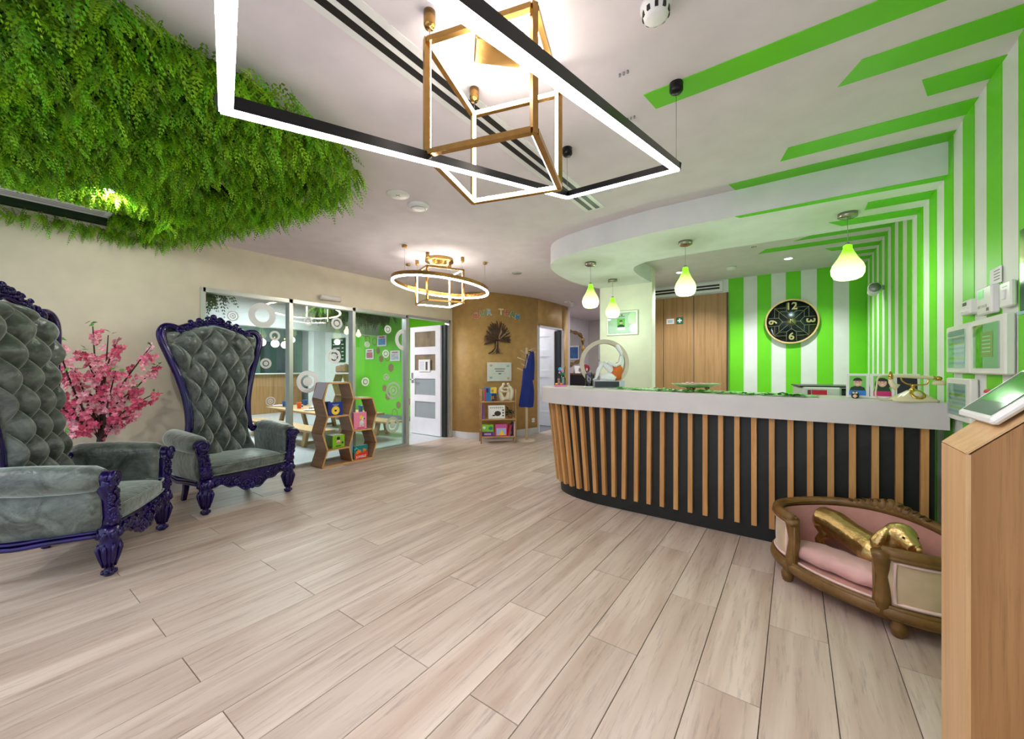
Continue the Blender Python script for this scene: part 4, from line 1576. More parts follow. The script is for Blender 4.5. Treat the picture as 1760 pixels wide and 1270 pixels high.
# ================================================================ ceiling foliage
def leaf_mat(name):
    m, nt, bs = _base(name)
    N, L = nt.nodes.new, nt.links.new
    at = N('ShaderNodeAttribute')
    at.attribute_name = 'tone'
    L(at.outputs['Color'], bs.inputs['Base Color'])
    bs.inputs['Roughness'].default_value = 0.45
    bs.inputs['Specular IOR Level'].default_value = 0.3
    tr = N('ShaderNodeBsdfTranslucent')
    L(at.outputs['Color'], tr.inputs[0])
    mx = N('ShaderNodeMixShader')
    mx.inputs[0].default_value = 0.4
    out = nt.nodes['Material Output']
    L(bs.outputs[0], mx.inputs[1])
    L(tr.outputs[0], mx.inputs[2])
    L(mx.outputs[0], out.inputs[0])
    return m


m_fern = leaf_mat('fern leaf')


def inside(x, y, P):
    c = False
    for i in range(len(P)):
        x1, y1 = P[i]
        x2, y2 = P[i - 1]
        if (y1 > y) != (y2 > y) and x < (x2 - x1) * (y - y1) / (y2 - y1) + x1:
            c = not c
    return c


def fern_cloud(name, label, seeds, R, lo=0.09, hi=0.19, nl=9, lw=0.0075, ll=0.021, tn=1.0):
    """seeds: list of (point, outward dir); every seed grows one drooping frond with paired leaflets"""
    V, F, T = [], [], []
    for (px, py, pz), (ox, oy) in seeds:
        L = R.uniform(lo, hi)
        if px < -3.6 and py < 0.95 and -4.57 < px:
            L = min(L, 0.02 + 0.34 * (px + 4.57))
        a = R.uniform(0, 2 * PI)
        h = R.uniform(0.25, 0.8)
        dx, dy = math.cos(a) * h + ox, math.sin(a) * h + oy
        d = Vector((dx, dy, -R.uniform(0.35, 0.9))).normalized()
        droop = R.uniform(0.3, 0.9)
        side = d.cross(Vector((R.uniform(-.4, .4), R.uniform(-.4, .4), 1))).normalized()
        g = R.uniform(0.35, 1.35)
        yel = R.uniform(0.75, 1.5)
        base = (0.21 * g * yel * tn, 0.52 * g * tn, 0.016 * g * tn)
        p = Vector((px, py, pz))
        dd = d.copy()
        step = L / nl
        for k in range(nl):
            q = p + dd * step
            lt = 1.0 if k < nl - 3 else (nl - k) / 4.0
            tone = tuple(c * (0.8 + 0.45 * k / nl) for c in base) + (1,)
            for s in (-1, 1):
                tip = p + (side * s * 0.85 + dd * 0.55).normalized() * ll * lt * (0.8 + 0.4 * R.random())
                w_ = dd * lw
                m_ = (p + tip) * 0.5
                n = len(V)
                V += [tuple(p), tuple(m_ + w_), tuple(tip), tuple(m_ - w_)]
                F.append((n, n + 1, n + 2, n + 3))
                T += [tone] * 4
            p = q
            dd = (dd + Vector((0, 0, -droop * step * 3))).normalized()
    me = bpy.data.meshes.new(name)
    me.from_pydata(V, [], F)
    ca = me.color_attributes.new('tone', 'FLOAT_COLOR', 'POINT')
    ca.data.foreach_set('color', [c for t in T for c in t])
    me.materials.append(m_fern)
    o = bpy.data.objects.new(name, me)
    COL.objects.link(o)
    o['kind'] = 'stuff'
    o['label'] = label
    o['category'] = 'foliage'
    return o


OUT = [(-1.88, -0.45), (-1.88, 0.36), (-1.89, 0.62), (-1.88, 0.88), (-2.05, 1.27), (-2.30, 1.50), (-2.66, 1.62), (-3.2, 1.59), (-4.02, 1.47), (-4.45, 1.38), (-4.96, 1.12), (-4.96, -0.45)]
R = random.Random(9)


def slotgap(x, y):
    return -4.86 < x < -4.57 and y < 0.74


seeds = []
while len(seeds) < 8600:
    x, y = R.uniform(-4.96, -1.86), R.uniform(-0.45, 1.64)
    if not inside(x, y, OUT) or slotgap(x, y) or (x + 3.2) ** 2 + (y - 1.0) ** 2 < 0.013:
        continue
    und = 0.5 + 0.5 * math.sin(x * 4.1 + 1.2 * math.sin(y * 3)) * math.cos(y * 5.3 + x)
    z = 2.52 - 0.10 * und * R.random() - 0.03 * R.random()
    ox, oy = 0.10, 0.16
    if x < -4.86:
        ox, z = 0.25, R.uniform(2.40, 2.47)
    elif x < -3.9 and y < 0.95:
        z = 2.525
    seeds.append(((x, y, z), (ox, oy)))
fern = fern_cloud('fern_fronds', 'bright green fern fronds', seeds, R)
del fern['category']
bk = [(x, y) for x, y in OUT[:-2]] + [(-4.96, 1.12), (-4.96, 0.76), (-4.56, 0.76), (-4.56, -0.45)]
o = thing('fern_canopy', 'dense mass of bright green artificial fern covering the ceiling corner', 'foliage', (-3.2, 0.6, ZC))
fern.parent = o
fern.location = (3.2, -0.6, -ZC)
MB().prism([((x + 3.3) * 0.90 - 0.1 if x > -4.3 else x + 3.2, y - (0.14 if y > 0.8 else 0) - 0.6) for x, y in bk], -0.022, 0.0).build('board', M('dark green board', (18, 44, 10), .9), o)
MB().b(-1.76, -1.68, -1.05, 0.16, -0.06, 0.0).build('wall_strip', M('dark green board', (18, 44, 10), .9), o)
o = thing('linear_diffuser', 'white slotted air diffuser showing through the ceiling fern by the wall', 'air diffuser', (-4.71, 0.2, ZC))
MB().b(-0.13, 0.13, -1.0, 0.54, -0.02, 0).build('trim', m_whitep, o)
for x in (-0.06, -0.02, 0.02):
    MB().b(x - 0.006, x + 0.006, -0.99, 0.50, -0.022, -0.0195).build('slot', m_alud, o)
disc('ceiling_speaker', 'white ceiling speaker disc peeping through the fern', 'speaker', -3.2, 1.0, [(0.09, 0), (0.09, -0.03), (0.08, -0.036), (0, -0.036)])
o = thing('fern_spotlight', 'small white spotlight buried in the ceiling fern', 'spotlight', (-3.80, 0.58, ZC))
MB().lathe([(0.04, 0), (0.04, -0.10), (0.036, -0.11), (0, -0.10)], seg=18).build('housing', m_whitep, o)
MB().lathe([(0, -0.112), (0.03, -0.112)], seg=18).build('lens', m_dl, o)
spot_light('fern_spot_beam', (-3.80, 0.58, 2.41), 34, (-4.5, 0.5, 2.34), (1, 0.98, 0.92), 165, 0.03, 0.4)

# foliage hanging inside the cafe
seeds = []
for i in range(420):
    t = R.random()
    x, y = -7.6 + 0.25 * R.uniform(-1, 1), 4.0 + 1.7 * t
    seeds.append(((x, y, 2.5 - 0.10 * R.random()), (0.1, 0)))
for i in range(60):
    seeds.append(((-5.35 + 0.1 * R.uniform(-1, 1), 1.62 + 0.1 * R.uniform(-1, 1), 2.3 - 0.2 * R.random()), (0.1, 0)))
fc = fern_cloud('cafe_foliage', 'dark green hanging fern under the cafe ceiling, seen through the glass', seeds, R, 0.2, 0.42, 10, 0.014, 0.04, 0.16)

# ================================================================ artificial cherry tree
ctree = thing('cherry_tree', 'artificial cherry tree with pink blossom between the two throne chairs', 'tree', (-4.60, 0.66, 0))
m_bark = M('dark cherry bark', (58, 42, 34), 0.8, noise=(30, .3), bump=.4)
MB().lathe([(0.13, 0), (0.16, 0.28), (0.17, 0.30), (0.15, 0.30), (0.14, 0.26), (0, 0.26)], seg=24).build('pot', M('grey clay pot', (120, 116, 112), .7), ctree)
MB().tube(catmull([(0, 0, 0.24), (0.012, -0.01, 0.5), (-0.01, 0.01, 0.75), (0.01, 0.0, 0.98), (0.0, 0.02, 1.15)], 5), [0.032 - 0.00095 * k for k in range(21)], 8).build('trunk', m_bark, ctree)
petal = MB()
for k in range(15):
    a = 2 * PI * k / 5 + k // 5
    c_, s_ = math.cos(a), math.sin(a)
    nv_ = len(petal.v)
    petal.add([(0, 0, 0), (0.010 * c_ + 0.010 * s_, 0.010 * s_ - 0.010 * c_, 0.006), (0.024 * c_, 0.024 * s_, 0.010), (0.010 * c_ - 0.010 * s_, 0.010 * s_ + 0.010 * c_, 0.006)], [(0, 1, 2, 3)])
    petal.add([(0, 0, 0.004), (0.007 * c_ + 0.006 * s_, 0.007 * s_ - 0.006 * c_, 0.013), (0.014 * c_, 0.014 * s_, 0.018), (0.007 * c_ - 0.006 * s_, 0.007 * s_ + 0.006 * c_, 0.013)], [(0, 1, 2, 3)])
    jx, jy, jz = ((0, 0, 0), (0.030, 0.012, -0.008), (-0.006, 0.034, 0.004))[k // 5]
    petal.v[nv_:] = [(x + jx, y + jy, z + jz) for x, y, z in petal.v[nv_:]]
bl = []
for i, c in enumerate(((250, 150, 180), (240, 112, 152), (255, 190, 206))):
    bl.append(petal.mesh('blossom', M('pink blossom %d' % i, c, 0.6, sheen=0.2)))
leafm = MB().add([(0, 0, 0), (0.012, 0.02, 0.004), (0, 0.05, 0), (-0.012, 0.02, 0.004)], [(0, 1, 2, 3)]).mesh('leaf', M('fresh leaf green', (70, 150, 50), .5))
R = random.Random(4)
tips = []
br = [(1.00, 0.75, 1.42), (0.84, 0.92, 1.40), (0.62, 0.40, 1.45), (0.95, 0.30, 1.36), (0.50, 0.72, 1.50), (0.60, 1.04, 1.25), (0.66, 0.22, 1.20), (0.80, 0.15, 1.10), (0.7, 0.88, 1.05), (0.62, 0.98, 1.0), (0.75, 0.45, 0.74), (0.72, 0.30, 0.98), (0.55, 0.60, 1.55), (0.60, 0.82, 0.82), (0.90, 0.55, 1.35), (0.7, 0.5, 1.2), (0.6, 0.7, 1.2), (0.65, 0.12, 1.32)]
nb = 0
for i, (zs, ty, tz) in enumerate(br):
    p0 = Vector((0, 0, min(1.1, zs)))
    p3 = Vector((R.uniform(-0.12, 0.30), ty - 0.66, tz))
    mid = p0.lerp(p3, 0.5) + Vector((R.uniform(-.05, .05), R.uniform(-.04, .04), R.uniform(-.02, .06)))
    P = catmull([p0, mid, p3], 6)
    b = MB().tube(P, [0.010 - 0.0065 * k / (len(P) - 1) for k in range(len(P))], 6).build('branch', m_bark, ctree)
    for j in range(15):
        t = 0.28 + 0.72 * (j + R.random() * 0.8) / 15
        q = P[min(len(P) - 1, int(t * (len(P) - 1)))] + Vector((R.gauss(0, .024), R.gauss(0, .024), R.gauss(0, .024)))
        o = inst('blossom', R.choice(bl), ctree, q, (R.uniform(-1.3, 1.3), R.uniform(0.3, 2.2), R.uniform(-1, 1)), R.uniform(0.9, 1.25))
        nb += 1
    for j in range(3):
        q = p3 + Vector((R.gauss(0, .015), R.gauss(0, .015), R.gauss(0.01, .015)))
        inst('leaf', leafm, ctree, q, (R.uniform(-1, 1), R.uniform(-1, 1), R.uniform(0, 6)), R.uniform(.8, 1.2))

# ================================================================ hexagon book shelf and books
def remeshed(name, mb, mat, parent, voxel=0.006, smooth=6, loc=None):
    """fuse the collected shapes into one continuous surface"""
    t = bpy.data.objects.new(name + '_tmp', mb.mesh(name + '_tmp'))
    COL.objects.link(t)
    r = t.modifiers.new('r', 'REMESH')
    r.mode = 'VOXEL'
    r.voxel_size = voxel
    r.use_smooth_shade = True
    s = t.modifiers.new('s', 'SMOOTH')
    s.iterations = smooth
    s.factor = 0.5
    bpy.context.view_layer.update()
    me = bpy.data.meshes.new_from_object(t.evaluated_get(bpy.context.evaluated_depsgraph_get()))
    bpy.data.objects.remove(t)
    me.materials.clear()
    me.materials.append(mat)
    for p in me.polygons:
        p.use_smooth = True
    o = bpy.data.objects.new(name, me)
    COL.objects.link(o)
    o.parent = parent
    if loc is not None:
        o.location = loc
    return o


m_hex = W('walnut look board', (170, 128, 92), (146, 104, 70), (110, 76, 48), stretch=(1.6, 22, 22), rough=0.5, rnd=0.06, streak=0.5)
m_band = M('pale ply edge', (206, 160, 98), 0.5)
hs = thing('hexagon_shelf', 'open wooden shelf of stacked hexagon cells standing against the glass', 'shelf', (-4.79, 2.93, 0))
Y0 = 2.93
L1 = [(2.62, 1.035), (2.565, 0.827), (2.618, 0.618), (2.558, 0.413), (2.618, 0.207), (2.55, 0.009)]
L2 = [(2.912, 1.035), (2.97, 0.825), (2.905, 0.618), (2.967, 0.405), (2.907, 0.207), (2.955, 0.009)]
L3 = [(3.248, 0.817), (3.312, 0.611), (3.248, 0.400), (3.312, 0.205), (3.248, 0.009)]


def board(a, b, th=0.016, x0=-0.13, x1=0.13):
    (ya, za), (yb, zb_) = a, b
    d = Vector((0, yb - ya, zb_ - za))
    L = d.length
    m = Matrix(((1, 0, 0), tuple((0, d.y / L, -d.z / L)), tuple((0, d.z / L, d.y / L))))
    c = Vector((0, (ya + yb) / 2 - Y0, (za + zb_) / 2))
    o = MB().box((0, 0, 0), (x1 - x0, L, th), m=m).build('board', m_hex, hs, loc=c)
    MB().box((x1 + 0.001, 0, 0), (0.003, L, th + 0.002), m=m).build('edge_band', m_band, o)


for P in (L1, L2, L3):
    for a, b in zip(P, P[1:]):
        board(a, b)
for a, b in ((L1[0], L2[0]), (L1[2], L2[2]), (L1[4], L2[4]), (L1[5], L2[5]), (L2[1], L3[0]), (L2[3], L3[2]), (L2[5], L3[4])):
    board(a, b)
o = MB().b(-0.10, 0.125, -0.31, -0.05, 1.0445, 1.047).build('paper_sheet', m_paper, None, loc=(-4.79, 2.93, 0))
tag(o, 'white paper sheet lying on top of the hexagon shelf', 'paper')
mm = MB()
mm.add([(0.125, -0.312, 1.046), (-0.10, -0.312, 1.046), (-0.10, -0.372, 0.86), (0.11, -0.372, 0.84), (0.125, -0.318, 1.046), (-0.10, -0.318, 1.046), (-0.10, -0.378, 0.86), (0.11, -0.378, 0.84)], [(0, 1, 2, 3), (7, 6, 5, 4), (0, 3, 7, 4), (1, 5, 6, 2)])
o2 = mm.build('hanging_fold', M('lilac white cloth', (216, 214, 226), .8), o)
o = MB().b(-0.11, 0.10, 0.06, 0.30, 0.8265, 0.8295).build('paper_sheet', m_paper, None, loc=(-4.79, 2.93, 0))
tag(o, 'white paper sheet on the lower right cell of the hexagon shelf', 'paper')


def book(label, y0, y1, z0, h, cov, rz=0.0, th=0.03, x=-4.72, spine=None):
    o = thing('picture_book', label, 'book', (x, (y0 + y1) / 2, z0), rz, 'picture books on the hexagon shelf')
    w_ = y1 - y0
    MB().b(-th + 0.003, -0.003, -w_ / 2 + .004, w_ / 2 - .002, 0.003, h - 0.003).build('pages', m_paper, o)
    MB().b(-0.003, 0, -w_ / 2, w_ / 2, 0, h).build('cover', cov, o)
    MB().b(-th, -th + 0.003, -w_ / 2, w_ / 2, 0, h).build('back_cover', cov, o)
    MB().b(-th, 0, -w_ / 2 - 0.003, -w_ / 2, 0, h).build('spine', spine or cov, o)
    return o, frame_m((0.0006, 0, h / 2), (0, 1, 0), (1, 0, 0))


def blob(o, m, r, n, cx, cy, mat, name, sx=1.0, wob=0.0, k=1):
    P = [(cx + sx * r * (1 + wob * math.cos(n * t)) * math.cos(t), cy + r * (1 + wob * math.cos(n * t)) * math.sin(t)) for t in [2 * PI * i / 44 for i in range(44)]]
    MB().prism(P, 0.0004 * k, 0.0004 * k + 0.0004, m).build(name, mat, o)


yl = M('lion yellow', (250, 206, 40), .5)
o, m = book('blue picture book with a yellow lion face, in the upper left cell', 2.66, 2.85, 0.627, 0.165, M('royal blue cover', (30, 52, 150), .4))
blob(o, m, 0.055, 16, 0, -0.022, yl, 'mane', 1.0, 0.07)
blob(o, m, 0.038, 1, 0, -0.026, M('lion face', (255, 222, 90), .5), 'face', 1.0, 0, 2)
blob(o, m, 0.012, 1, 0, -0.024, m_black, 'nose', 1.4, 0, 3)
for x in (-0.018, 0.018):
    blob(o, m, 0.004, 1, x, -0.008, m_black, 'eye', 1, 0, 3)
MB().prism([(-0.045, 0.05), (0.045, 0.05), (0.045, 0.056), (-0.045, 0.056)], 0.0004, 0.0008, m).prism([(-0.03, 0.038), (0.035, 0.038), (0.035, 0.044), (-0.03, 0.044)], 0.0004, 0.0008, m).build('title', M('pale blue print', (170, 190, 240), .5), o)
o, m = book('lime green board book box with a cow, in the lower left cell', 2.70, 2.86, 0.216, 0.16, M('lime cover', (132, 196, 40), .4), th=0.16, x=-4.69, spine=M('dark lime cover', (104, 160, 30), .4))
blob(o, m, 0.026, 1, -0.005, 0.0, M('pale pink print', (244, 206, 196), .5), 'cow_face', 0.9)
blob(o, m, 0.014, 1, -0.005, -0.014, M('rose print', (226, 130, 130), .5), 'muzzle', 1.2, 0, 2)
blob(o, m, 0.022, 1, -0.005, 0.038, M('dark brown print', (60, 44, 30), .5), 'tuft', 1.0, 0.0, 1)
blob(o, m, 0.014, 1, 0.05, -0.02, M('navy print', (30, 60, 110), .5), 'badge')
MB().prism([(-0.04, -0.062), (0.03, -0.062), (0.03, -0.05), (-0.04, -0.05)], 0.0004, 0.0008, m).build('title', M('dark green print', (40, 90, 20), .5), o)
o, m = book('pink picture book with a white horse, in the upper right cell', 3.00, 3.185, 0.410, 0.225, M('rose pink cover', (242, 140, 176), .4), th=0.05, x=-4.70)
blob(o, m, 0.036, 1, 0.02, -0.03, m_paper, 'horse_body', 0.9)
blob(o, m, 0.022, 1, 0.034, 0.03, m_paper, 'horse_head', 1.2, 0, 1)
blob(o, m, 0.026, 5, 0.012, 0.045, M('mane yellow', (240, 220, 60), .5), 'horse_mane', 0.9, 0.15, 2)
blob(o, m, 0.010, 1, 0.056, 0.024, m_black, 'horse_nose', 1, 0, 3)
for x in (-0.005, 0.04):
    MB().prism([(x - 0.007, -0.08), (x + 0.007, -0.08), (x + 0.007, -0.04), (x - 0.007, -0.04)], 0.0004, 0.0008, m).build('horse_leg', m_paper, o)
MB().prism([(-0.05, -0.10), (0.06, -0.10), (0.06, -0.088), (-0.05, -0.088)], 0.0004, 0.0008, m).build('title', M('magenta print', (210, 50, 120), .5), o)
o, m = book('teal and red jungle picture book, in the bottom right cell', 3.005, 3.20, 0.018, 0.175, M('teal cover', (10, 130, 138), .4), th=0.035, x=-4.70)
MB().prism([(-0.0975, -0.0875), (0.0975, -0.0875), (0.0975, 0.0), (-0.0975, -0.01)], 0.0004, 0.0008, m).build('cover_art', M('poster red', (228, 56, 40), .5), o)
blob(o, m, 0.030, 3, -0.045, 0.012, M('orange print', (244, 140, 40), .5), 'bird', 1.2, .2, 2)
blob(o, m, 0.020, 3, 0.05, 0.02, M('orange print', (244, 140, 40), .5), 'flower', 1.3, .2, 2)
blob(o, m, 0.022, 4, -0.07, 0.045, M('teal light print', (70, 190, 190), .5), 'leaf_print', 1.2, .2, 2)
text('title', 'JUNGLE', 0.042, m_paper, o, m @ Matrix.Translation((0, -0.06, 0.0012)), bold=0.001)
o = thing('picture_book', 'dark picture book behind the blue lion book', 'book', (-4.83, 2.70, 0.627), 0, 'picture books on the hexagon shelf')
MB().b(-0.02, 0.0, -0.04, 0.05, 0, 0.17).build('cover', M('dark navy cover', (40, 40, 60), .5), o)
MB().b(-0.017, -0.003, -0.036, 0.046, 0.168, 0.171).build('pages', m_paper, o)

# ================================================================ things on and before the curved wall
def on_curve(px, py, lift=0.0):
    r = ray(px, py)
    best = None
    P = bwc
    for i in range(len(P) - 1):
        a, b = P[i], P[i + 1]
        e = b - a
        den = r.x * (-e.y) - r.y * (-e.x)
        if abs(den) < 1e-9:
            continue
        t = (a.x * (-e.y) - a.y * (-e.x)) / den
        u = (r.x * a.y - r.y * a.x) / den
        if t > 0 and -0.001 <= u <= 1.001 and (best is None or t < best[0]):
            best = (t, e.normalized())
    t, e = best
    n = Vector((e.y, -e.x, 0))
    return Vector((0, 0, 1.22)) + r * t + n * lift, Vector((e.x, e.y, 0)), n


for i, (ch, px, py, rot, col, lab) in enumerate((('O', 819, 543, 0.18, (206, 46, 40), 'red painted letter O, first of the word OUR'), ('U', 829.5, 539.5, 0.12, (30, 140, 96), 'green painted letter U of the word OUR'), ('R', 840, 537, 0.06, (90, 170, 196), 'pale blue letter R of the word OUR'),
                                               ('T', 860.5, 536.5, 0.0, (226, 216, 130), 'cream yellow letter T, first of the word TEAM'), ('E', 870, 538, -0.05, (190, 50, 40), 'red letter E of the word TEAM'), ('A', 879, 541, -0.12, (50, 140, 90), 'green letter A of the word TEAM'), ('M', 888.5, 545, -0.2, (80, 160, 200), 'pale blue letter M, last of the word TEAM'))):
    p, e, n = on_curve(px, py, 0.012)
    o = thing('wall_letter', lab, 'letter', p, 0, 'OUR TEAM wall letters')
    mm = frame_m((0, 0, 0), e, n) @ Matrix.Rotation(rot, 4, 'Z')
    text('letter_back', ch, 0.145, M('letter edge white', (232, 214, 190), .5), o, mm, depth=0.006, bold=0.006)
    text('letter_face', ch, 0.145, M('letter paint %d' % i, col, .5), o, mm @ Matrix.Translation((0, 0, 0.007)), depth=0.002, bold=0.001)

# branch tree artwork
p, e, n = on_curve(854, 580, 0.03)
art = thing('tree_wall_art', 'dark driftwood tree of twigs fixed on the bronze wall', 'wall art', (p.x, p.y, 1.475), 0)
m_twig = M('driftwood twig', (84, 62, 46), 0.7, noise=(20, .3))
m_twigl = M('pale driftwood twig', (176, 146, 112), 0.7, noise=(20, .3))
R = random.Random(8)
e3, n3 = e.normalized(), n.normalized()


def ap(x, z, o_=0.0):
    return e3 * x + n3 * o_ + Vector((0, 0, z))


for i in range(13):
    x0 = R.uniform(-0.19, 0.19)
    MB().tube([ap(x0, 0.0, 0), ap(x0 * 0.62, 0.03, 0.005), ap(x0 * 0.3, 0.09, 0.01), ap(x0 * 0.2, 0.22, 0.01)], [0.006, 0.012, 0.010, 0.008], 6).build('root_twig', R.choice([m_twig, m_twig, m_twigl]), art)
for i in range(120):
    a = math.radians(R.uniform(-18, 198))
    r0 = R.uniform(0.02, 0.16)
    rx, rz_ = 0.265, 0.34
    cx, cz = 0.0, 0.235
    kk = R.uniform(0.72, 1.02)
    p0 = ap(cx + rx * r0 * math.cos(a), cz + rz_ * r0 * math.sin(a), R.uniform(0, .02))
    pm = ap(cx + rx * (r0 + kk) / 2 * math.cos(a + R.uniform(-.12, .12)), cz + rz_ * (r0 + kk) / 2 * math.sin(a), R.uniform(0.005, .035))
    p1 = ap(cx + rx * kk * math.cos(a + R.uniform(-.1, .1)), cz + rz_ * kk * math.sin(a), R.uniform(0, .02))
    mt = m_twigl if (0.4 < a < 1.3 and i % 3 == 0) else m_twig
    MB().tube([p0, pm, p1], [0.008, 0.011, 0.005], 6).build('twig', mt, art)

# framed certificate
p, e, n = on_curve(857, 639, 0.035)
o = thing('framed_certificate', 'white framed floral notice below the twig tree', 'framed notice', (p.x, p.y, 1.16), math.atan2(e.y, e.x))
MB().rbox((0, 0, 0), (0.47, 0.02, 0.33), 0.003).build('frame', m_whitep, o)
MB().b(-0.215, 0.215, -0.0115, -0.010, -0.145, 0.145).build('print', M('mint white print', (224, 234, 226), .5), o)
for z, w_ in ((0.05, 0.20), (0.01, 0.16)):
    MB().b(-w_ / 2, w_ / 2, -0.0125, -0.0115, z - 0.011, z + 0.011).build('title_line', M('grey lettering', (150, 158, 156), .6), o)
MB().b(-0.12, 0.12, -0.0125, -0.0115, -0.034, -0.031).build('rule_line', M('grey lettering', (150, 158, 156), .6), o)
MB().ball((0, -0.0115, -0.033), (0.03, 0.001, 0.012), 10, 6).build('leaf_emblem', M('dark leaf print', (70, 80, 76), .6), o)
for x, z, c in ((-0.17, 0.11, (226, 180, 150)), (0.16, 0.10, (150, 206, 196)), (-0.17, -0.10, (160, 200, 206)), (0.17, -0.115, (216, 196, 140))):
    MB().ball((x, -0.0115, z), (0.03, 0.001, 0.02), 10, 6).build('flower_print', M('flower print %d%d' % (c[0], c[2]), c, .6), o)

# power point
p, e, n = on_curve(916, 722, 0.0)
o = thing('power_outlet', 'white power outlet low on the bronze wall', 'power outlet', (p.x, p.y, p.z), math.atan2(e.y, e.x))
MB().rbox((0, -0.006, 0), (0.075, 0.012, 0.075), 0.003).build('plate', m_whitep, o)
for x in (-0.018, 0.018):
    MB().b(x - 0.004, x + 0.004, -0.0135, -0.012, -0.012, 0.006).build('socket', m_black, o)

# ---------------------------------------------------------------- bamboo rack
m_bam = W('bamboo rack', (196, 158, 112), (178, 138, 92), (146, 108, 68), stretch=(2, 20, 20), rough=0.5)
RZR = math.radians(45.3)
bs_ = thing('bamboo_rack', 'three tier bamboo rack standing before the bronze wall', 'rack', (-4.119, 4.876, 0), RZR)
WR, DR = 0.592, 0.235
for x in (0.012, WR - 0.012):
    for y in (0.012, DR):
        top = 0.88
        MB().tube([(x, y, 0), (x, y, top - 0.10), (x + (0.0), (y + DR / 2) / 2 * 1.0 if False else y, top)], 0.011, 8).build('post', m_bam, bs_)
    for z in (0.20, 0.46, 0.76):
        MB().cyl((x, 0.012, z), (x, DR, z), 0.007, seg=8).build('side_rail', m_bam, bs_)
for z in (0.10, 0.385, 0.675):
    MB().rbox((WR / 2, DR / 2 + 0.006, z), (WR - 0.03, DR, 0.018), 0.003).build('shelf_board', m_bam, bs_)
    MB().cyl((0.012, DR, z + 0.06), (WR - 0.012, DR, z + 0.06), 0.006, seg=8).build('back_rail', m_bam, bs_)
rm = Matrix.Translation((-4.119, 4.876, 0)) @ Matrix.Rotation(RZR, 4, 'Z')


def rack(name, label, cat, x, y, z, rz=0.0, group=None):
    p = rm @ Vector((x, y, z))
    return thing(name, label, cat, p, RZR + rz, group)


SH1, SH2, SH3 = 0.6845, 0.3945, 0.1095
o = rack('toy_box', 'upright blue, red and yellow toy box on the rack top shelf', 'box', 0.165, 0.09, SH1)
MB().rbox((0, 0, 0.112), (0.20, 0.11, 0.225), 0.003).build('carton', M('toy box blue', (36, 120, 190), .4), o)
for x0, x1, z0, z1, c in ((-0.10, -0.075, 0, 0.20, (210, 40, 50)), (-0.0, 0.10, 0.13, 0.225, (240, 206, 60)), (0.01, 0.05, 0.14, 0.19, (90, 160, 210)), (0.02, 0.10, 0.0, 0.12, (30, 44, 80)), (0.012, 0.055, 0.03, 0.085, (244, 160, 40)), (0.06, 0.10, 0.0, 0.05, (226, 110, 50)), (-0.07, -0.03, 0.14, 0.21, (30, 50, 90))):
    MB().b(x0, x1, -0.0565, -0.055, z0 + 0.002, z1).build('print_patch', M('print %d %d %d' % c, c, .5), o)
# family sculpture
o = rack('family_sculpture', 'cream ceramic sculpture of an embracing family on the rack', 'sculpture', 0.43, 0.11, SH1)
mb = MB()
mb.tube([(-0.05, 0, 0.0), (-0.085, 0, 0.08), (-0.10, 0, 0.15), (-0.075, 0, 0.21), (-0.045, 0, 0.245)], [0.05, 0.045, 0.036, 0.032, 0.02], 12)
mb.tube([(0.05, 0, 0.0), (0.085, 0, 0.08), (0.10, 0, 0.15), (0.075, 0, 0.21), (0.045, 0, 0.245)], [0.05, 0.045, 0.036, 0.032, 0.02], 12)
mb.tube([(-0.09, -0.03, 0.17), (-0.03, -0.05, 0.15), (0.03, -0.05, 0.16)], [0.022, 0.018, 0.014], 10)
mb.tube([(0.09, 0.02, 0.19), (0.02, 0.02, 0.21), (-0.06, 0.02, 0.20)], [0.022, 0.018, 0.014], 10)
mb.tube([(0.02, -0.02, 0.03), (0.035, -0.03, 0.12), (0.03, -0.03, 0.17)], [0.05, 0.034, 0.02], 10)
mb.ball((-0.038, 0, 0.272), 0.027).ball((0.038, 0, 0.272), 0.027).ball((0.03, -0.03, 0.195), 0.02).ball((0, 0, 0.03), (0.10, 0.055, 0.035))
remeshed('figures', mb, M('cream ceramic', (222, 212, 190), .45), o, 0.006, 4)
o = rack('purple_books', 'pair of thin purple spined books at the rack middle shelf end', 'books', 0.045, 0.11, SH2)
for k in range(2):
    MB().b(-0.015 + 0.016 * k, -0.001 + 0.016 * k, -0.09, 0.08, 0, 0.24 - 0.01 * k).build('book', M('purple cover %d' % k, (96 + 40 * k, 60 + 20 * k, 140), .5), o)
o = rack('game_carton', 'white carton with a black animal picture on the rack middle shelf', 'box', 0.27, 0.10, SH2)
MB().rbox((0, 0, 0.11), (0.275, 0.09, 0.22), 0.003).build('carton', m_paper, o)
MB().ball((0.015, -0.0455, 0.085), (0.055, 0.001, 0.042), 16, 8).ball((-0.05, -0.0455, 0.055), (0.025, 0.001, 0.012), 10, 6).build('animal_print', M('black print', (46, 38, 36), .6), o)
for k in range(3):
    MB().ball((0.105, -0.0455, 0.05 + 0.045 * k), (0.015, 0.001, 0.015), 12, 6).build('badge', M('grey green print', (80, 86, 80), .6), o)
for k in range(7):
    MB().b(-0.11 + 0.032 * k, -0.088 + 0.032 * k, -0.046, -0.045, 0.172, 0.188).build('title_mark', M('grey print', (130, 130, 130), .6), o)
o = rack('potted_plant', 'small dark leaved plant in a terracotta pot on the rack', 'plant', 0.505, 0.11, SH2)
MB().lathe([(0.03, 0), (0.042, 0.075), (0.046, 0.078), (0.04, 0.08), (0.036, 0.06), (0, 0.06)], seg=18).build('pot', M('terracotta', (176, 122, 90), .7), o)
lf = MB().add([(0, 0, 0), (0.018, 0.03, 0.008), (0, 0.075, -0.006), (-0.018, 0.03, 0.008)], [(0, 1, 2, 3)]).mesh('leaf', M('dark plant leaf', (26, 60, 44), .4))
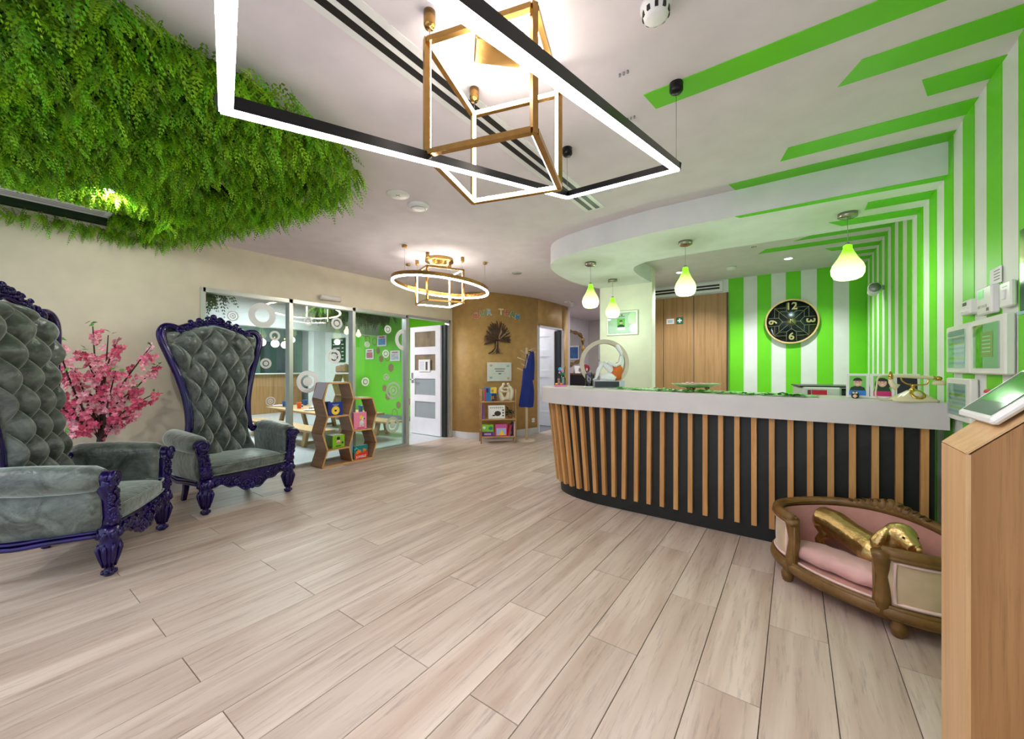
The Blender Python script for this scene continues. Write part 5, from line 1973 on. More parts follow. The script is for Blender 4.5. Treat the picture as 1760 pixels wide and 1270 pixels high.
for k in range(26):
    inst('leaf', lf, o, (R.uniform(-.05, .03), R.uniform(-.04, .03), R.uniform(0.05, 0.14)), (R.uniform(-.6, .9), R.uniform(-.5, .5), R.uniform(0, 6.3)), R.uniform(.8, 1.3))
o = rack('toy_carton', 'lime and purple toy carton on the rack bottom shelf', 'box', 0.125, 0.10, SH3, -0.12)
MB().rbox((0, 0, 0.095), (0.19, 0.08, 0.19), 0.003).build('carton', M('lime carton', (128, 200, 50), .4), o)
MB().b(-0.094, 0.094, -0.0412, -0.04, 0.0, 0.075).build('purple_band', M('purple band', (104, 40, 130), .5), o)
MB().ball((-0.055, -0.041, 0.14), (0.025, 0.001, 0.025), 12, 6).build('picture', m_paper, o)
MB().ball((0.05, -0.041, 0.13), (0.035, 0.001, 0.03), 12, 6).build('picture', M('teal print', (40, 120, 130), .5), o)
for k in range(5):
    MB().b(-0.05 + 0.022 * k, -0.034 + 0.022 * k, -0.042, -0.0412, 0.022, 0.05).build('title_mark', M('pale violet print', (206, 190, 226), .5), o)
o = rack('doll_carton', 'pink doll carton with a yellow gown on the rack bottom shelf', 'box', 0.345, 0.10, SH3)
MB().rbox((0, 0, 0.098), (0.20, 0.08, 0.196), 0.003).build('carton', M('hot pink carton', (226, 60, 120), .4), o)
MB().b(-0.08, 0.08, -0.0412, -0.04, 0.01, 0.13).build('window_print', M('pale blue print', (176, 206, 226), .5), o)
MB().b(-0.094, 0.094, -0.0412, -0.04, 0.14, 0.185).build('header', M('mauve print', (196, 90, 170), .5), o)
MB().prism([(-0.055, 0.012), (0.065, 0.012), (0.03, 0.07), (0.015, 0.10), (-0.01, 0.07)], 0, 0.001, Matrix.Translation((0, -0.0412, 0)) @ Matrix.Rotation(PI / 2, 4, 'X')).build('gown_print', M('yellow print', (244, 206, 70), .5), o)
for k, (c, h, t) in enumerate((((206, 40, 50), 0.19, 0.2), ((220, 60, 50), 0.17, 0.2), ((60, 90, 170), 0.20, 0.2), ((40, 40, 60), 0.22, 0.0), ((230, 120, 130), 0.21, 0.0), ((236, 236, 230), 0.23, 0.0))):
    o = rack('thin_book', ('bright red leaning book', 'orange red leaning book', 'blue slanted book', 'dark upright book', 'pink upright book', 'white upright book')[k] + ' at the rack bottom shelf right end', 'book', 0.453 + 0.014 * k + (0.042 if k > 2 else 0), 0.10, SH3, 0, 'books on the rack bottom shelf')
    b = MB().b(-0.006, 0.006, -0.07, 0.07, 0, h).build('cover', M('book %d' % k, c, .5), o)
    b.rotation_euler = (0, t, 0)
    MB().b(-0.0045, 0.0045, 0.069, 0.0712, 0.004, h - 0.004).build('pages', m_paper, b)

# ---------------------------------------------------------------- coat stand with aprons
m_pale = W('pale ash', (226, 206, 172), (210, 186, 148), (186, 160, 122), stretch=(20, 20, 2), rough=0.5)
o = thing('coat_stand', 'pale wooden coat stand with angled pegs', 'coat stand', (-3.66, 5.53, 0), YAW)
MB().lathe([(0.0, 0), (0.145, 0), (0.148, 0.006), (0.145, 0.018), (0.12, 0.022), (0, 0.022)], seg=36).build('base', M('pale base', (214, 204, 186), .5), o)
MB().cyl((0, 0, 0.02), (0, 0, 1.55), 0.021, seg=18).lathe([(0.021, 1.55), (0.019, 1.565), (0, 1.568)], seg=18).build('pole', m_pale, o)
for z, a in ((1.34, PI + 0.15), (1.43, -0.25), (1.45, PI + 0.9), (1.16, PI - 0.1), (1.28, 0.9), (1.50, 0.5), (1.24, PI - 1.0)):
    MB().tube([(0, 0, z), (0.16 * math.cos(a), 0.16 * math.sin(a), z + 0.065)], [0.009, 0.0085], 10).build('peg', m_pale, o)
m_apr = M('royal blue cotton', (16, 40, 122), 0.85, noise=(25, .15), sheen=.2)


def apron_fn(w0, w1, z0, z1, ph, x0, y0):
    def fn(u, v):
        a = 2 * PI * u
        z = z1 + (z0 - z1) * v
        w_ = w0 + (w1 - w0) * math.sin(PI / 2 * min(1, v * 1.1))
        k = 1 + 0.13 * math.sin(5 * a + ph + 2 * v)
        return (x0 + w_ * math.cos(a) * k + 0.02 * math.sin(3 * v + ph), y0 + 0.03 * math.sin(a) * k, z + 0.012 * math.sin(2 * a + ph) * v)
    return fn


q = Matrix.Translation((-3.66, 5.53, 0)) @ Matrix.Rotation(YAW, 4, 'Z')
for lab, w0, w1, z0, z1, ph, x0, y0 in (('long blue apron hanging lower on the coat stand', 0.05, 0.115, 0.58, 1.22, 0.3, -0.015, -0.055), ('folded blue apron hanging high on the right of the coat stand', 0.03, 0.075, 1.02, 1.50, 1.9, 0.065, -0.05)):
    o = thing('apron', lab, 'apron', q @ Vector((x0, y0, z0)), YAW, 'blue aprons on the coat stand')
    f = apron_fn(w0, w1, 0.0, z1 - z0, ph, 0, 0)
    mb = MB().grid(f, 28, 18, True, True)
    mb.add([f(k / 28, 1) for k in range(28)], [tuple(range(28))])
    mb.build('cloth', m_apr, o)
    if w0 > 0.04:
        MB().tube(catmull([(-0.02, 0, z1 - z0), (0.0, 0.02, z1 - z0 + 0.14), (0.025, 0.03, z1 - z0 + 0.24), (0.04, 0.02, z1 - z0)], 5), 0.008, 6, squash=0.4).build('neck_strap', m_apr, o)
    else:
        MB().tube([(0, 0, z1 - z0 - 0.01), (-0.035, 0.04, z1 - z0 + 0.01)], 0.009, 6).build('neck_strap', m_apr, o)

# ================================================================ corridor
o = thing('wall_mirror', 'mirror in a twisted gold branch frame on the corridor wall', 'mirror', (-4.635, 9.2, 1.74))
ol = [(-0.50, -0.36), (-0.35, -0.42), (-0.10, -0.40), (0.15, -0.35), (0.38, -0.30), (0.50, -0.20), (0.54, 0.0), (0.50, 0.20), (0.46, 0.30), (0.30, 0.38), (0.10, 0.40), (-0.15, 0.42), (-0.40, 0.40), (-0.50, 0.30), (-0.54, 0.0)]
mm = frame_m((0, 0, 0), (0, 1, 0), (1, 0, 0))
MB().prism(ol, 0.0, 0.012, mm).build('mirror_glass', M('silver mirror', (236, 236, 240), 0.03, metal=1.0), o)
P = catmull([mm @ Vector((x, y, 0.02)) for x, y in ol], 5, True)
MB().tube(P, [0.035 + 0.014 * math.sin(k * 0.9) for k in range(len(P))], 8, closed=True).build('branch_frame', M('antique gold leaf', (176, 140, 84), .35, metal=.8, noise=(25, .3)), o)
o = thing('console_desk', 'dark console desk with a wooden top in the corridor', 'desk', (-4.31, 8.95, 0))
MB().b(-0.31, 0.27, -0.2, 0.2, 0, 1.06).build('body', M('charcoal laminate', (34, 36, 42), .5), o)
MB().rbox((-0.015, 0, 1.08), (0.62, 0.44, 0.04), 0.004).build('top', M('brown wood top', (134, 94, 66), .45), o)
o = thing('tent_card', 'white folded tent card on the corridor console', 'card', (-4.36, 8.85, 1.10), 0.7)
MB().box((0, 0, 0.09), (0.14, 0.006, 0.19), m=Matrix.Rotation(-0.3, 3, 'X')).build('front', m_paper, o)
MB().box((-0.0, 0.06, 0.09), (0.13, 0.006, 0.19), m=Matrix.Rotation(0.35, 3, 'X')).build('easel', m_black, o)
o = thing('red_plaque', 'rounded dark red picture plaque on the corridor console', 'plaque', (-4.20, 8.93, 1.10), 0.7)
remeshed('plaque', MB().ball((0, 0, 0.12), (0.13, 0.014, 0.11), 16, 10), M('crimson enamel', (134, 30, 44), .4, noise=(14, .4)), o, 0.008, 2)
MB().ball((-0.03, -0.015, 0.10), (0.03, 0.002, 0.05), 10, 6).ball((0.05, -0.015, 0.09), (0.025, 0.002, 0.04), 10, 6).build('figures', M('pale figure print', (220, 190, 180), .5), o)
for z, c, l in ((1.66, (40, 96, 160), 'framed blue poster high on the corridor end wall'), (1.20, (150, 100, 70), 'framed brown picture lower on the corridor end wall')):
    o = thing('wall_picture', l, 'picture', (-4.12, 10.09, z), 0, 'pictures on the corridor end wall')
    MB().rbox((0, 0, 0), (0.44, 0.02, 0.40), 0.003).build('frame', m_whitep, o)
    MB().b(-0.18, 0.18, -0.0115, -0.01, -0.16, 0.16).build('print', M('poster %d' % c[0], c, .5, noise=(8, .4)), o)
o = thing('wall_picture', 'framed blue poster on the wall facing the corridor mirror', 'picture', (-2.315, 8.9, 1.62), PI / 2)
MB().rbox((0, 0.005, 0), (0.55, 0.02, 0.72), 0.003).build('frame', m_whitep, o)
MB().b(-0.22, 0.22, 0.015, 0.017, -0.30, 0.12).build('print', M('poster 40', (40, 96, 160), .5, noise=(8, .4)), o)

# ================================================================ cafe furniture behind the glass
m_oakt = W('cafe oak', (202, 166, 124), (186, 148, 104), (150, 114, 74), stretch=(1.4, 16, 16), rough=0.5)
o = thing('servery_front', 'tall oak servery front at the back of the cafe', 'servery', (-11.6, 3.9, 0))
for k in range(5):
    MB().rbox((0, -1.6 + 0.76 * k, 0.53), (0.08, 0.752, 1.06), 0.003).build('panel', m_panel, o)
MB().rbox((0.02, -0.08, 1.075), (0.24, 3.84, 0.03), 0.003).build('ledge', m_offwhite, o)
for y, w_, c, l in ((3.2, 0.9, (84, 100, 104), 'grey steel fridge at the left of the cafe kitchen'), (4.35, 0.7, (96, 128, 126), 'teal kitchen cupboard behind the servery'), (5.25, 0.75, (62, 74, 82), 'dark steel oven tower behind the servery')):
    o = thing('kitchen_unit', l, 'kitchen unit', (-12.05, y, 0), 0, 'cafe kitchen units')
    MB().rbox((0, 0, 0.98), (0.26, w_, 1.96), 0.006).build('body', M('unit %d' % c[0], c, .3, metal=.3), o)
    MB().rbox((0.135, 0, 1.0), (0.015, w_ - 0.04, 1.86), 0.004).build('door', M('unit door %d' % c[0], tuple(int(v * 1.12) for v in c), .3, metal=.3), o)
    MB().b(0.145, 0.165, w_ / 2 - 0.09, w_ / 2 - 0.06, 0.9, 1.5).build('handle', m_chrome, o)
for y, x, l in ((3.75, -9.3, 'white globe pendant at the left of the cafe trio'), (4.15, -9.6, 'white globe pendant in the middle of the cafe trio'), (4.5, -9.9, 'white globe pendant at the right of the cafe trio')):
    o = thing('globe_pendant', l, 'pendant light', (x, y, 1.78), 0, 'cafe globe pendants')
    MB().ball((0, 0, 0), 0.085, 16, 10).build('globe', EM('warm globe', (255, 236, 214), 5.0), o)
    MB().cyl((0, 0, 0.08), (0, 0, 0.15), 0.02, seg=10).build('cap', m_brass, o)
    MB().cyl((0, 0, 0.15), (0, 0, ZC - 1.78), 0.003, seg=5).build('cord', m_black, o)
for y, x in ((5.15, -7.9), (4.62, -7.5)):
    o = thing('bulb_pendant', 'clear filament bulb pendant ' + ('nearer the green wall' if y > 5 else 'behind the middle glass pane'), 'pendant light', (x, y, 2.0), 0, 'cafe bulb pendants')
    MB().lathe([(0, -0.09), (0.05, -0.06), (0.055, -0.02), (0.02, 0.05), (0.02, 0.08), (0, 0.08)], seg=16).build('bulb', EM('bulb glow', (255, 214, 170), 3.0), o)
    MB().cyl((0, 0, 0.08), (0, 0, ZC - 2.0), 0.003, seg=5).build('cord', m_black, o)

# picnic table and benches
TZ = 0.46
o = thing('picnic_table', 'low oak picnic table inside the cafe', 'table', (-7.1, 3.86, 0))
for k in range(4):
    MB().rbox((0, -0.28 + 0.187 * k, TZ - 0.018), (2.75, 0.182, 0.036), 0.004).build('plank', m_oakt, o)
for x in (-1.05, 1.05):
    for s in (-1, 1):
        MB().box((x, s * 0.22, 0.215), (0.09, 0.05, 0.45), m=Matrix.Rotation(s * 0.25, 3, 'X')).build('leg', m_oakt, o)
    MB().b(x - 0.04, x + 0.04, -0.3, 0.3, 0.385, 0.425).build('cross_bar', m_oakt, o)
for y, l in ((3.22, 'oak picnic bench on the near side of the cafe table'), (4.52, 'oak picnic bench on the far side of the cafe table')):
    o = thing('picnic_bench', l, 'bench', (-7.1, y, 0), 0, 'cafe picnic benches')
    for k in range(2):
        MB().rbox((0, -0.08 + 0.16 * k, 0.255), (2.6, 0.155, 0.034), 0.004).build('plank', m_oakt, o)
    for x in (-0.9, 0.9):
        for s in (-1, 1):
            MB().box((x, s * 0.10, 0.12), (0.09, 0.05, 0.24), m=Matrix.Rotation(s * 0.2, 3, 'X')).build('leg', m_oakt, o)
        MB().b(x - 0.03, x + 0.03, -0.12, 0.12, 0.03, 0.07).build('cross_bar', m_oakt, o)
blue, orange = M('blue cup', (30, 100, 200), .35), M('orange cup', (236, 96, 40), .35)
for x, y, mt, l in ((-8.20, 3.72, blue, 'blue cup at the far left end of the cafe table'), (-7.62, 3.72, orange, 'orange cup in the middle of the cafe table'), (-8.2, 4.12, blue, 'blue cup on the far side of the cafe table'), (-6.15, 4.05, blue, 'blue cup at the right end of the cafe table')):
    o = thing('cup', l, 'cup', (x, y, TZ), 0, 'cups on the cafe table')
    MB().lathe([(0.032, 0), (0.045, 0.11), (0.047, 0.112), (0.042, 0.112), (0.03, 0.01), (0, 0.01)], seg=18).build('cup_body', mt, o)
for x, y, l in ((-8.45, 3.72, 'pale plate at the left end of the cafe table'), (-7.1, 3.66, 'pale plate near the middle of the cafe table'), (-7.5, 4.0, 'pale plate amid the cafe table'), (-6.7, 4.0, 'pale plate right of the table middle')):
    o = thing('plate', l, 'plate', (x, y, TZ), 0, 'plates on the cafe table')
    MB().lathe([(0.06, 0), (0.10, 0.012), (0.11, 0.016), (0.10, 0.018), (0.06, 0.006), (0, 0.006)], seg=24).build('dish', m_paper, o)
for i in range(7):
    o = thing('paint_tub', 'small %s paint tub %s on the cafe table' % (('blue', 'white', 'grey', 'pink', 'white', 'blue', 'grey')[i], ('beside the orange cup', 'before the orange cup', 'behind the orange cup', 'right of the plates', 'at the far edge', 'between plates', 'near the glass end')[i]), 'paint tub', (-7.9 + 0.26 * i, 3.9 + 0.1 * math.sin(i * 2.1), TZ), 0, 'craft tubs on the cafe table')
    MB().lathe([(0.028, 0), (0.03, 0.03), (0.026, 0.034), (0, 0.034)], seg=12).build('tub', M('tub %d' % (i % 4), ((60, 80, 170), (230, 230, 236), (150, 156, 170), (226, 160, 180))[i % 4], .5), o)

# menu board, calendars
o = thing('menu_board', 'black cafe menu board on the grey wall behind the glass', 'menu board', (-10.2, 6.045, 1.715))
MB().rbox((0, -0.01, 0), (0.66, 0.02, 0.66), 0.004).build('board', M('chalkboard', (26, 44, 38), .6), o)
text('menu_title', 'CRAFT MENU', 0.075, m_paper, o, frame_m((0, -0.0215, 0.27), (1, 0, 0), (0, -1, 0)), bold=0.001)
for k in range(5):
    for x0, x1 in ((-0.26, 0.08), (0.16, 0.27)):
        MB().b(x0 + 0.02 * (k % 2), x1, -0.0215, -0.0202, 0.16 - 0.10 * k - 0.012, 0.16 - 0.10 * k + 0.008).build('menu_line', m_paper, o)
for x, z, w_, h, c, l in ((-8.27, 1.90, 0.36, 0.27, (90, 150, 210), 'wall calendar with a blue picture, highest on the green wall'), (-8.77, 1.58, 0.33, 0.26, (196, 110, 130), 'wall calendar with a rosy picture, left on the green wall'), (-7.765, 1.52, 0.36, 0.25, (200, 200, 214), 'wall calendar with a pale picture, right on the green wall')):
    o = thing('wall_calendar', l, 'calendar', (x, 6.048, z), 0, 'calendars on the green wall')
    MB().rbox((0, -0.01, 0), (w_, 0.02, h), 0.003).build('backing', m_paper, o)
    MB().b(-w_ * .38, w_ * .38, -0.0215, -0.02, -h * .38, h * .18).build('print', M('calendar print %d' % c[0], c, .6, noise=(24, .35)), o)
    MB().b(-w_ * .3, w_ * .3, -0.0215, -0.02, h * .26, h * .38).build('heading', M('heading print', (200, 90, 120), .6), o)
# paper bags on a hexagon rack inside
hx = thing('hexagon_rack', 'smaller hexagon rack inside the cafe behind the glass', 'rack', (-9.3, 5.62, 0))
for zc in (0.30, 0.81):
    pts = [(0.30 * math.cos(PI / 3 * k), zc + 0.26 * math.sin(PI / 3 * k) / 0.866) for k in range(6)]
    for k in range(6):
        (a, b), (c, d) = pts[k], pts[(k + 1) % 6]
        v = Vector((c - a, 0, d - b))
        L = v.length
        m = Matrix(((v.x / L, 0, -v.z / L), (0, 1, 0), (v.z / L, 0, v.x / L)))
        MB().box(((a + c) / 2, 0, (b + d) / 2), (L, 0.22, 0.016), m=m).build('board', m_hex, hx)
for x, z, s in ((-0.12, 1.115, 1.0), (0.10, 1.115, 1.15)):
    o = thing('paper_bag', 'brown paper bag %s on the cafe hexagon rack' % ('at the left' if x < 0 else 'at the right'), 'bag', (-9.3 + x, 5.62, z), 0.2, 'paper bags on the rack')
    remeshed('bag', MB().rbox((0, 0, 0.085 * s), (0.20 * s, 0.16, 0.17 * s), 0.03).ball((0.03, 0, 0.15 * s), (0.07, 0.05, 0.05)), M('kraft paper', (146, 112, 84), .8, noise=(16, .2)), o, 0.012, 3)

# ================================================================ stub wall picture, signs, clock
o = thing('framed_certificate', 'white framed certificate with a portrait on the cream stub wall', 'framed certificate', (-1.91, 5.235, 1.835))
MB().rbox((0, 0, 0), (0.434, 0.024, 0.325), 0.003).build('frame', m_whitep, o)
MB().b(-0.19, 0.19, -0.0135, -0.012, -0.137, 0.137).build('print', M('pale green paper', (214, 230, 220), .6), o)
MB().b(-0.185, 0.185, -0.0142, -0.0136, -0.132, -0.130).b(-0.185, 0.185, -0.0142, -0.0136, 0.130, 0.132).b(-0.185, -0.183, -0.0142, -0.0136, -0.13, 0.13).b(0.183, 0.185, -0.0142, -0.0136, -0.13, 0.13).build('border_line', M('grey green line', (110, 140, 124), .6), o)
e = bpy.data.objects.new('portrait_print', None)
COL.objects.link(e)
e.parent = o
e.location = (-0.01, -0.0136, -0.10)
e.scale = (0.93, 1, 0.93)
portrait(e, 0.125, 0.18, 0.0, (110, 190, 120), (36, 44, 40), (60, 44, 36), (214, 170, 148), m_paper, False, 0.004)
MB().b(-0.05, 0.045, -0.0142, -0.0136, 0.082, 0.092).build('title_line', M('grey green line', (110, 140, 124), .6), o)
MB().ball((0, -0.0136, 0.108), (0.014, 0.0006, 0.012), 10, 5).build('emblem', M('grey green line', (110, 140, 124), .6), o)
MB().b(-0.192, 0.192, -0.0165, -0.0150, -0.139, 0.139).build('glass', GLASS('picture glass', (252, 255, 252), boost=1.6), o)

o = thing('first_aid_sign', 'green square sign with a white cross on the oak panels', 'sign', (-1.466, YB - 0.044, 1.968))
MB().rbox((0, 0, 0), (0.105, 0.006, 0.105), 0.001).build('plate', M('safety green', (10, 100, 66), .5), o)
MB().b(-0.033, 0.033, -0.005, -0.003, -0.011, 0.011).b(-0.011, 0.011, -0.0052, -0.003, -0.033, 0.033).build('cross', m_paper, o)
o = thing('small_sign', 'small white sign left of the green cross sign', 'sign', (-1.606, YB - 0.044, 1.965))
MB().rbox((0, 0, 0), (0.115, 0.006, 0.082), 0.001).build('plate', m_paper, o)
for z in (0.012, -0.004, -0.018):
    MB().b(-0.036, 0.036, -0.0045, -0.003, z - 0.003, z + 0.003).build('print_line', M('blue grey print', (110, 130, 180), .6), o)

ck = thing('wall_clock', 'round black wall clock with gold numerals on the lime stripes', 'clock', (-0.037, YB - 0.001, 1.857))
fm = frame_m((0, 0, 0), (1, 0, 0), (0, -1, 0))
m_cg = M('pale brass', (206, 176, 120), 0.3, metal=0.9)
MB().lathe([(0.285, 0), (0.285, 0.03), (0, 0.03)], seg=64, axis=(0, -1, 0)).build('dial', M('blackened steel', (22, 28, 34), .25, noise=(6, .3)), ck)
annulus(MB(), 0.283, 0.302, 0, 0.055, 72, fm).build('rim', m_cg, ck)
MB().lathe([(0.055, 0.03), (0.055, 0.034), (0, 0.034)], seg=32, axis=(0, -1, 0)).build('hub_disc', m_cg, ck)
ln = MB()


def cl(x0, y0, x1, y1, w_=0.0012):
    d = Vector((x1 - x0, y1 - y0, 0))
    L = d.length
    rot = Matrix.Rotation(math.atan2(d.y, d.x), 4, 'Z')
    P = [(-L / 2, -w_), (L / 2, -w_), (L / 2, w_), (-L / 2, w_)]
    ln.prism(P, 0.031, 0.0325, fm @ Matrix.Translation(((x0 + x1) / 2, (y0 + y1) / 2, 0)) @ rot)


for k in range(4):
    R2 = Matrix.Rotation(k * PI / 2, 2)

    def t(x, y):
        v = R2 @ Vector((x, y))
        return v.x, v.y
    segs = [((0, 0.045), (0, 0.11)), ((0, 0.095), (-0.055, 0.14)), ((0, 0.095), (0.055, 0.14)), ((-0.055, 0.14), (-0.055, 0.26)), ((0.055, 0.14), (0.055, 0.26)), ((0.055, 0.14), (0.13, 0.14)), ((-0.055, 0.14), (-0.13, 0.14)),
            ((0.055, 0.19), (0.19, 0.19)), ((-0.055, 0.19), (-0.19, 0.19)), ((0.035, 0.035), (0.19, 0.19))]
    for a, b in segs:
        cl(*t(*a), *t(*b))
ln.build('geometric_lines', m_cg, ck)
for s, x, y, r in (('12', 0, 0.205, 0), ('3', 0.205, 0, -PI / 2), ('6', 0, -0.205, 0), ('9', -0.205, 0, PI / 2)):
    text('numeral', s, 0.135, m_cg, ck, fm @ Matrix.Translation((x, y, 0.034)) @ Matrix.Rotation(r, 4, 'Z'), depth=0.003, bold=0.003)
for L, a, w_ in ((0.10, -1.62, 0.005), (0.15, 2.25, 0.004)):
    rot = Matrix.Rotation(a, 4, 'Z')
    MB().prism([(-0.05, -w_), (L, -w_ * .5), (L, w_ * .5), (-0.05, w_)], 0.036, 0.038, fm @ rot).build('hand', m_black, ck)
MB().lathe([(0, 0.046), (0.283, 0.046)], seg=64, axis=(0, -1, 0)).build('glass', GLASS('dial glass', boost=0.5), ck)

# speaker on the striped wall
o = thing('wall_speaker', 'white tilted wall speaker on the striped wall', 'speaker', (XR - 0.004, 5.37, 2.03))
MB().cyl((0, 0, 0), (-0.06, 0, 0), 0.025, seg=12).build('bracket', m_whitep, o)
MB().cyl((-0.075, -0.075, -0.005), (-0.075, 0.05, -0.03), 0.055, 0.045, seg=24).build('housing', m_whitep, o)
MB().cyl((-0.075, -0.0755, -0.005), (-0.075, -0.0795, -0.004), 0.047, seg=24).build('grille', m_alud, o)

# ================================================================ things on the striped right wall
def rwall(name, label, cat, y0, y1, z0, z1, dp, mat, group=None):
    o = thing(name, label, cat, (XR - 0.0035, (y0 + y1) / 2, (z0 + z1) / 2), 0, group)
    MB().rbox((-dp / 2, 0, 0), (dp, y1 - y0, z1 - z0), min(0.006, dp * .4)).build('body' if name not in ('wall_frame',) else 'frame', mat, o)
    return o


wf = M('ivory frame', (232, 232, 226), .4)
for y0, y1, z0, z1, l, kind in ((2.872, 3.232, 1.195, 1.447, 'white framed notice, upper left beside the thermostat', 0), (2.469, 2.853, 1.193, 1.447, 'white framed green and pink poster on the striped wall', 1), (2.862, 3.232, 0.945, 1.168, 'white framed notice, lower left above the lectern', 2)):
    o = rwall('wall_frame', l, 'framed notice', y0, y1, z0, z1, 0.03, wf, 'frames on the striped wall')
    hy, hz = (y1 - y0) / 2 - 0.045, (z1 - z0) / 2 - 0.028
    MB().b(-0.0315, -0.030, -hy, hy, -hz, hz).build('print', M('notice paper %d' % kind, ((206, 222, 214), (196, 196, 196), (210, 218, 216))[kind], .6), o)
    if kind == 1:
        MB().b(-0.0325, -0.0315, hy * 0.25, hy, -hz, hz).build('green_print', M('olive lime print', (120, 180, 40), .6, noise=(30, .35)), o)
        MB().b(-0.0335, -0.0325, -hy * .55, hy * .35, -hz * .5, hz * .62).build('pink_panel', M('dusty pink print', (206, 150, 140), .6), o)
        for k in range(5):
            MB().b(-0.0342, -0.0335, -hy * .40, hy * .22, hz * (.42 - .17 * k) - .003, hz * (.42 - .17 * k) + .003).build('print_line', m_paper, o)
    else:
        for k in range(6):
            MB().b(-0.0325, -0.0315, -hy * .9, hy * (.9 if k % 3 else .5), hz * (.55 - .26 * k) - .006, hz * (.55 - .26 * k) + .006).build('print_line', M('notice line %d' % (k % 3), ((170, 200, 190), (190, 214, 90), (180, 190, 200))[k % 3], .6), o)
    MB().b(-0.0365, -0.0352, -hy, hy, -hz, hz).build('glass', GLASS('matt picture glass', boost=0.3), o)
o = rwall('wall_control', 'small white wall control with two buttons', 'wall control', 2.845, 2.985, 1.486, 1.558, 0.035, m_whitep, 'controls on the striped wall')
MB().b(-0.0365, -0.035, -0.025, 0.025, 0.008, 0.024).build('display', M('lcd dark', (70, 76, 70), .3), o)
for y in (-0.03, 0.03):
    MB().rbox((-0.036, y, -0.014), (0.006, 0.036, 0.018), 0.002).build('button', m_paper, o)
o = rwall('thermostat', 'white thermostat with a green lit display', 'thermostat', 2.61, 2.775, 1.463, 1.588, 0.03, m_whitep, 'controls on the striped wall')
MB().b(-0.0315, -0.030, 0.0, 0.06, 0.012, 0.05).build('display', M('lcd green', (120, 206, 130), .3, emit=.4), o)
for y in (-0.03, 0.0, 0.03, 0.055):
    MB().rbox((-0.031, y, -0.025), (0.004, 0.016, 0.012), 0.001).build('button', m_alu, o)
MB().b(-0.0315, -0.030, -0.06, -0.035, -0.05, -0.036).build('badge', M('badge grey', (110, 104, 96), .5), o)
o = rwall('wall_switch', 'white rocker switch plate at the right end of the controls', 'switch', 2.455, 2.56, 1.472, 1.578, 0.02, m_whitep, 'controls on the striped wall')
MB().rbox((-0.022, 0, 0), (0.006, 0.024, 0.04), 0.002).build('rocker', m_paper, o)
MB().b(-0.0212, -0.02, -0.02, 0.02, 0.03, 0.034).build('mark', m_alud, o)
o = rwall('notice_card', 'small white notice card above the thermostat', 'card', 2.60, 2.722, 1.592, 1.664, 0.004, m_paper)
for k in range(4):
    MB().b(-0.0052, -0.004, -0.05, 0.01, 0.02 - 0.013 * k - .002, 0.02 - 0.013 * k + .002).build('print_line', M('grey print', (130, 130, 130), .6), o)
o = rwall('wall_frame', 'small red framed card low behind the tablet', 'framed notice', 2.60, 2.735, 1.0, 1.125, 0.02, M('crimson frame', (196, 60, 70), .5))
MB().b(-0.0215, -0.02, -0.055, 0.055, -0.05, 0.045).build('print', m_paper, o)
o = rwall('wall_screen', 'dark wall screen cut by the right edge of the frame', 'screen', 1.80, 2.31, 1.43, 1.74, 0.04, M('dark teal glass', (24, 62, 56), .1))
MB().b(-0.046, -0.0, -0.255, 0.255, -0.166, -0.154).build('lower_bezel', M('pale blue bezel', (150, 196, 206), .2), o)

# ================================================================ lectern with tablet
m_lec1 = W('pale oak veneer', (218, 180, 136), (202, 160, 114), (172, 132, 90), stretch=(24, 24, 1.3), rough=0.42, bump=.02, streak=.4)
m_lec2 = W('teak veneer', (176, 132, 86), (156, 112, 68), (116, 80, 46), stretch=(34, 34, 1.0), rough=0.42, bump=.02, streak=.55)
lc = thing('lectern', 'tall oak lectern with a sloping top at the right edge', 'lectern', (0.38, 1.692, 0))
PX = [(0, 0), (0.30, 0), (0.30, 1.285), (0.0, 0.987)]
mx = Matrix.Rotation(PI / 2, 4, 'X')
MB().prism(PX, -0.085, 0.085, mx).build('core', m_lec1, lc)
MB().prism([(0.006, 0.004), (0.30, 0.004), (0.30, 1.281), (0.006, 0.988)], 0.0855, 0.1075, mx).build('side_panel', m_lec2, lc)
MB().prism([(0.006, 0.004), (0.30, 0.004), (0.30, 1.281), (0.006, 0.988)], -0.1075, -0.0855, mx).build('side_panel', m_lec2, lc)
MB().b(-0.004, 0.006, -0.1075, 0.1075, 0, 0.987).build('front_panel', m_lec1, lc)
MB().prism([(0.0, 0.987), (0.30, 1.285), (0.297, 1.291), (-0.004, 0.990)], -0.1075, 0.1075, mx).build('sloping_top', m_lec1, lc)
tb = thing('tablet', 'white bordered tablet with a green screen resting on the lectern', 'tablet', (0.44, 1.735, 1.060))
sl = Matrix.Rotation(-math.radians(44.8), 4, 'Y')
sm3 = sl.to_3x3()
b = MB().rbox(sm3 @ Vector((0.10, 0, 0.016)), (0.20, 0.262, 0.022), 0.008, m=sm3).build('casing', m_whitep, tb)
MB().rbox(sm3 @ Vector((0.10, 0, 0.0285)), (0.166, 0.214, 0.002), 0.0008, m=sm3).build('screen', M('tablet screen grey', (110, 130, 116), .08), tb)
MB().box(sm3 @ Vector((0.122, -0.012, 0.0298)), (0.118, 0.19, 0.0008), m=sm3).build('screen_image', M('tablet green image', (58, 150, 40), .1, noise=(9, .3), emit=.15), tb)

